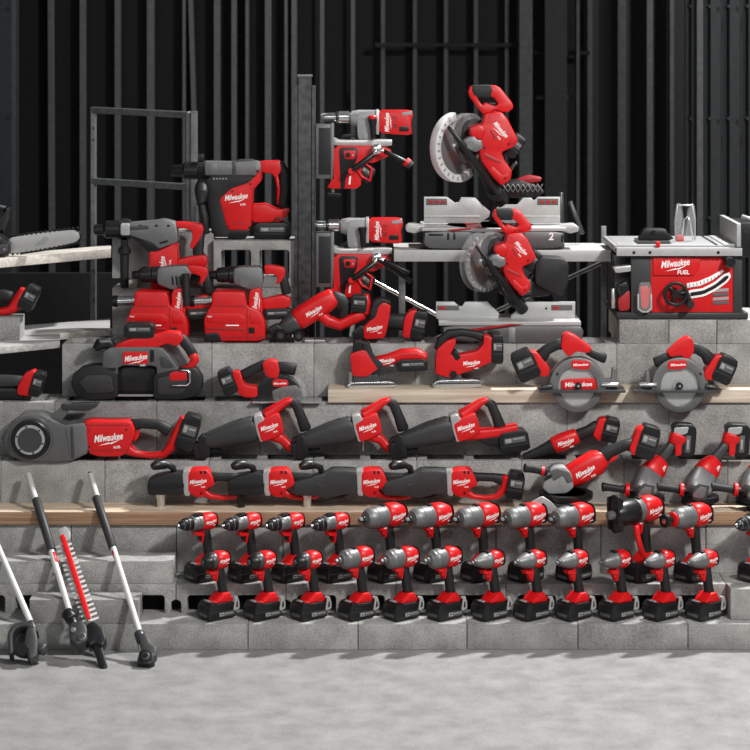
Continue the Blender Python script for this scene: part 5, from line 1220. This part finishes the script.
p = t.part('base_frame', 'boot'); p.loft([(616, 316.5, 3.8, .016, .01), (748, 316.5, 3.8, .016, .01)], e=4); p.loft([(616, 316.5, 3.8, .016, .37), (748, 316.5, 3.8, .016, .37)], e=4)
for q in (620, 745): p.prof([(q-3, 313.5), (q+3, 313.5), (q+3, 319.5), (q-3, 319.5)], .36, .004, y=.19)
p = t.part('side_mechanism', 'dgrey'); slab(p, 617, 258, 633, 313, .08, .34, .006)
p.prof([(613, 268), (632, 266), (632, 272), (616, 274)], .06, .004, y=.03, mat='lgrey'); p.prof([(618, 300), (630, 290), (630, 311), (619, 312)], .04, .004, y=.02, mat='darkred'); p.prof([(617, 286), (626, 282), (630, 290), (620, 298)], .05, .006, y=.02, mat='black')
p.tube([(614, 290, .03), (614, 310, .03)], 2, mat='lgrey')
s_ = t.part('push_stick', 'red', label='red push stick'); s_.prof([(639, 288), (641, 286), (647, 286), (649, 289), (648, 306), (645, 309), (641, 308)], .012, .003, y=-.02)
s_ = t.part('push_stick_holder', 'clear', label='clear holder'); s_.prof([(637, 292), (639, 282), (649, 282), (651, 292), (651, 308), (647, 311), (640, 311), (637, 308)], .004, .001, y=-.032)
s_.prof([(636.5, 294), (638, 294), (638, 308), (642, 311), (646, 311), (649.5, 308), (649.5, 294), (651, 294), (651, 309), (647, 312.3), (641, 312.3), (636.5, 309)], .01, .001, y=-.028, rnd=0, mat='alu')
hw_ = t.part('handwheel', 'black'); n0 = 0
ring = circle(674, 293.5, 12.5, 32); hw_.prof(ring, .018, .005, y=-.045, holes=[circle(674, 293.5, 9.2, 28)], rnd=0)
for i in range(3):
    a = R(90+120*i+20); hw_.tube([(674, 293.5, -.045), (674+10.5*math.cos(a), 293.5+10.5*math.sin(a), -.045)], 2.0)
hw_.disc(674, 293.5, 3.6, .05, y=-.03); hw_.prof([(674, 290), (686, 287), (686, 298), (676, 298)], .012, .004, y=-.035)
k_ = t.part('crank_knob', 'rubber'); k_.lathe((688, 303, -.075), (688, 303, -.01), [(0, 3.6), (.2, 4.2), (.7, 4), (1, 2.5)]); k_.prof([(682, 292), (687, 290), (693, 306), (689, 310)], .012, .003, y=-.03)
sc_ = t.part('bevel_scale', 'white', label='white bevel angle scale')
sc_.prof([(686.5, 284), (698, 282), (710, 277), (722, 270.5), (724, 272), (712, 281), (700, 286.5), (687, 288.5)], .006, .001, y=-.003, rnd=0)
for i in range(9):
    u = 689+i*3.6; v = 285.6-((u-687)/36)**1.5*12; sc_.prof([(u, v-1), (u+.5, v-1), (u+.9, v+2), (u+.4, v+2)], .007, .0003, y=-.0035, rnd=0, mat='black')
sl_ = t.part('bevel_slot', 'white', label='black curved slot with white rim'); sl_.prof([(688, 291), (702, 289), (714, 283), (724, 274.5), (729, 273), (731, 277), (727, 283), (716, 291), (704, 297), (689, 299.5)], .006, .001, y=-.003, rnd=1)
sl_.prof([(690, 293), (703, 291), (715, 285), (725, 276.5), (728, 276), (728.6, 278), (725, 282), (714, 289.5), (703, 295), (690, 297)], .008, .001, y=-.003, rnd=1, mat='black')
l_ = t.part('warning_label', 'lab', label='grey warning labels'); 
for q in range(4): l_.prof([(713, 290+q*4.2), (728.5, 289+q*4.2), (728.5, 292+q*4.2), (712.5, 293+q*4.2)], .004, .0004, y=-.001, rnd=0, mat='lab' if q % 2 == 0 else 'labd')
t.part('fence_knob', 'black').lathe((728, 262, -.06), (728, 262, -.0), [(0, 4), (.2, 5.5), (.8, 6), (1, 5)])
mg = t.part('mitre_gauge', 'black'); mg.prof([(641, 242), (646, 232.5), (649, 231), (668, 231.5), (671, 236), (677, 241), (671, 243.5), (645, 243.5)], .05, .005, y=.10); mg.disc(656, 234, 2, .07, y=.10, mat='dgrey'); mg.rect(640, 243, 672, 246, .14, .002, y=.12, mat='dgrey')
t.part('gauge_tab', 'red').rect(655.5, 242, 659.5, 247.5, .02, .001, y=-.01)
bg_ = t.part('blade_guard', 'clear', label='clear anti-kickback guard'); 
for y_ in (.16, .20):
    bg_.prof([(682, 245), (681, 227), (683, 209), (687, 207), (689, 217), (691, 240), (687, 245)], .004, .001, y=y_); bg_.prof([(691, 242), (695, 214), (697, 208), (701, 209), (702, 224), (700, 244), (696, 245)], .004, .001, y=y_)
q = t.part('riving_knife', 'lgrey'); q.tube([(682, 245, .18), (681.5, 227, .18), (684, 209, .18)], .7); q.tube([(702, 245, .18), (702, 224, .18), (699, 208, .18)], .7); q.tube([(683, 209.5, .18), (700, 209.5, .18)], .8); q.tube([(688, 245, .18), (691, 224, .18), (694, 221, .18), (697, 226, .18), (700, 245, .18)], .9, mat='silver')
q.prof([(683, 240), (690, 240), (690, 247), (683, 247)], .02, .002, y=.18, mat='red')
rf = t.part('rip_fence', 'alu', label='tall bright rip fence'); slab(rf, 736, 224, 740.5, 247, -.02, .40, .002)
rf.rect(724, 245, 736, 247, .38, .001, y=.19)
rb = t.part('fence_body', 'black'); slab(rb, 740.5, 223, 760, 257, -.03, .20, .005); rb.disc(745, 231, 3, .006, y=-.031, mat='rubber'); rb.tube([(744, 218, .05), (756, 222, .02)], 2, mat='alu')
t.logo(675, 264, 29, 7, -.0095, fuel=False); t.logo(683, 273, 12, 0, -.0095, body='FUEL', bolt=False)
t.done()
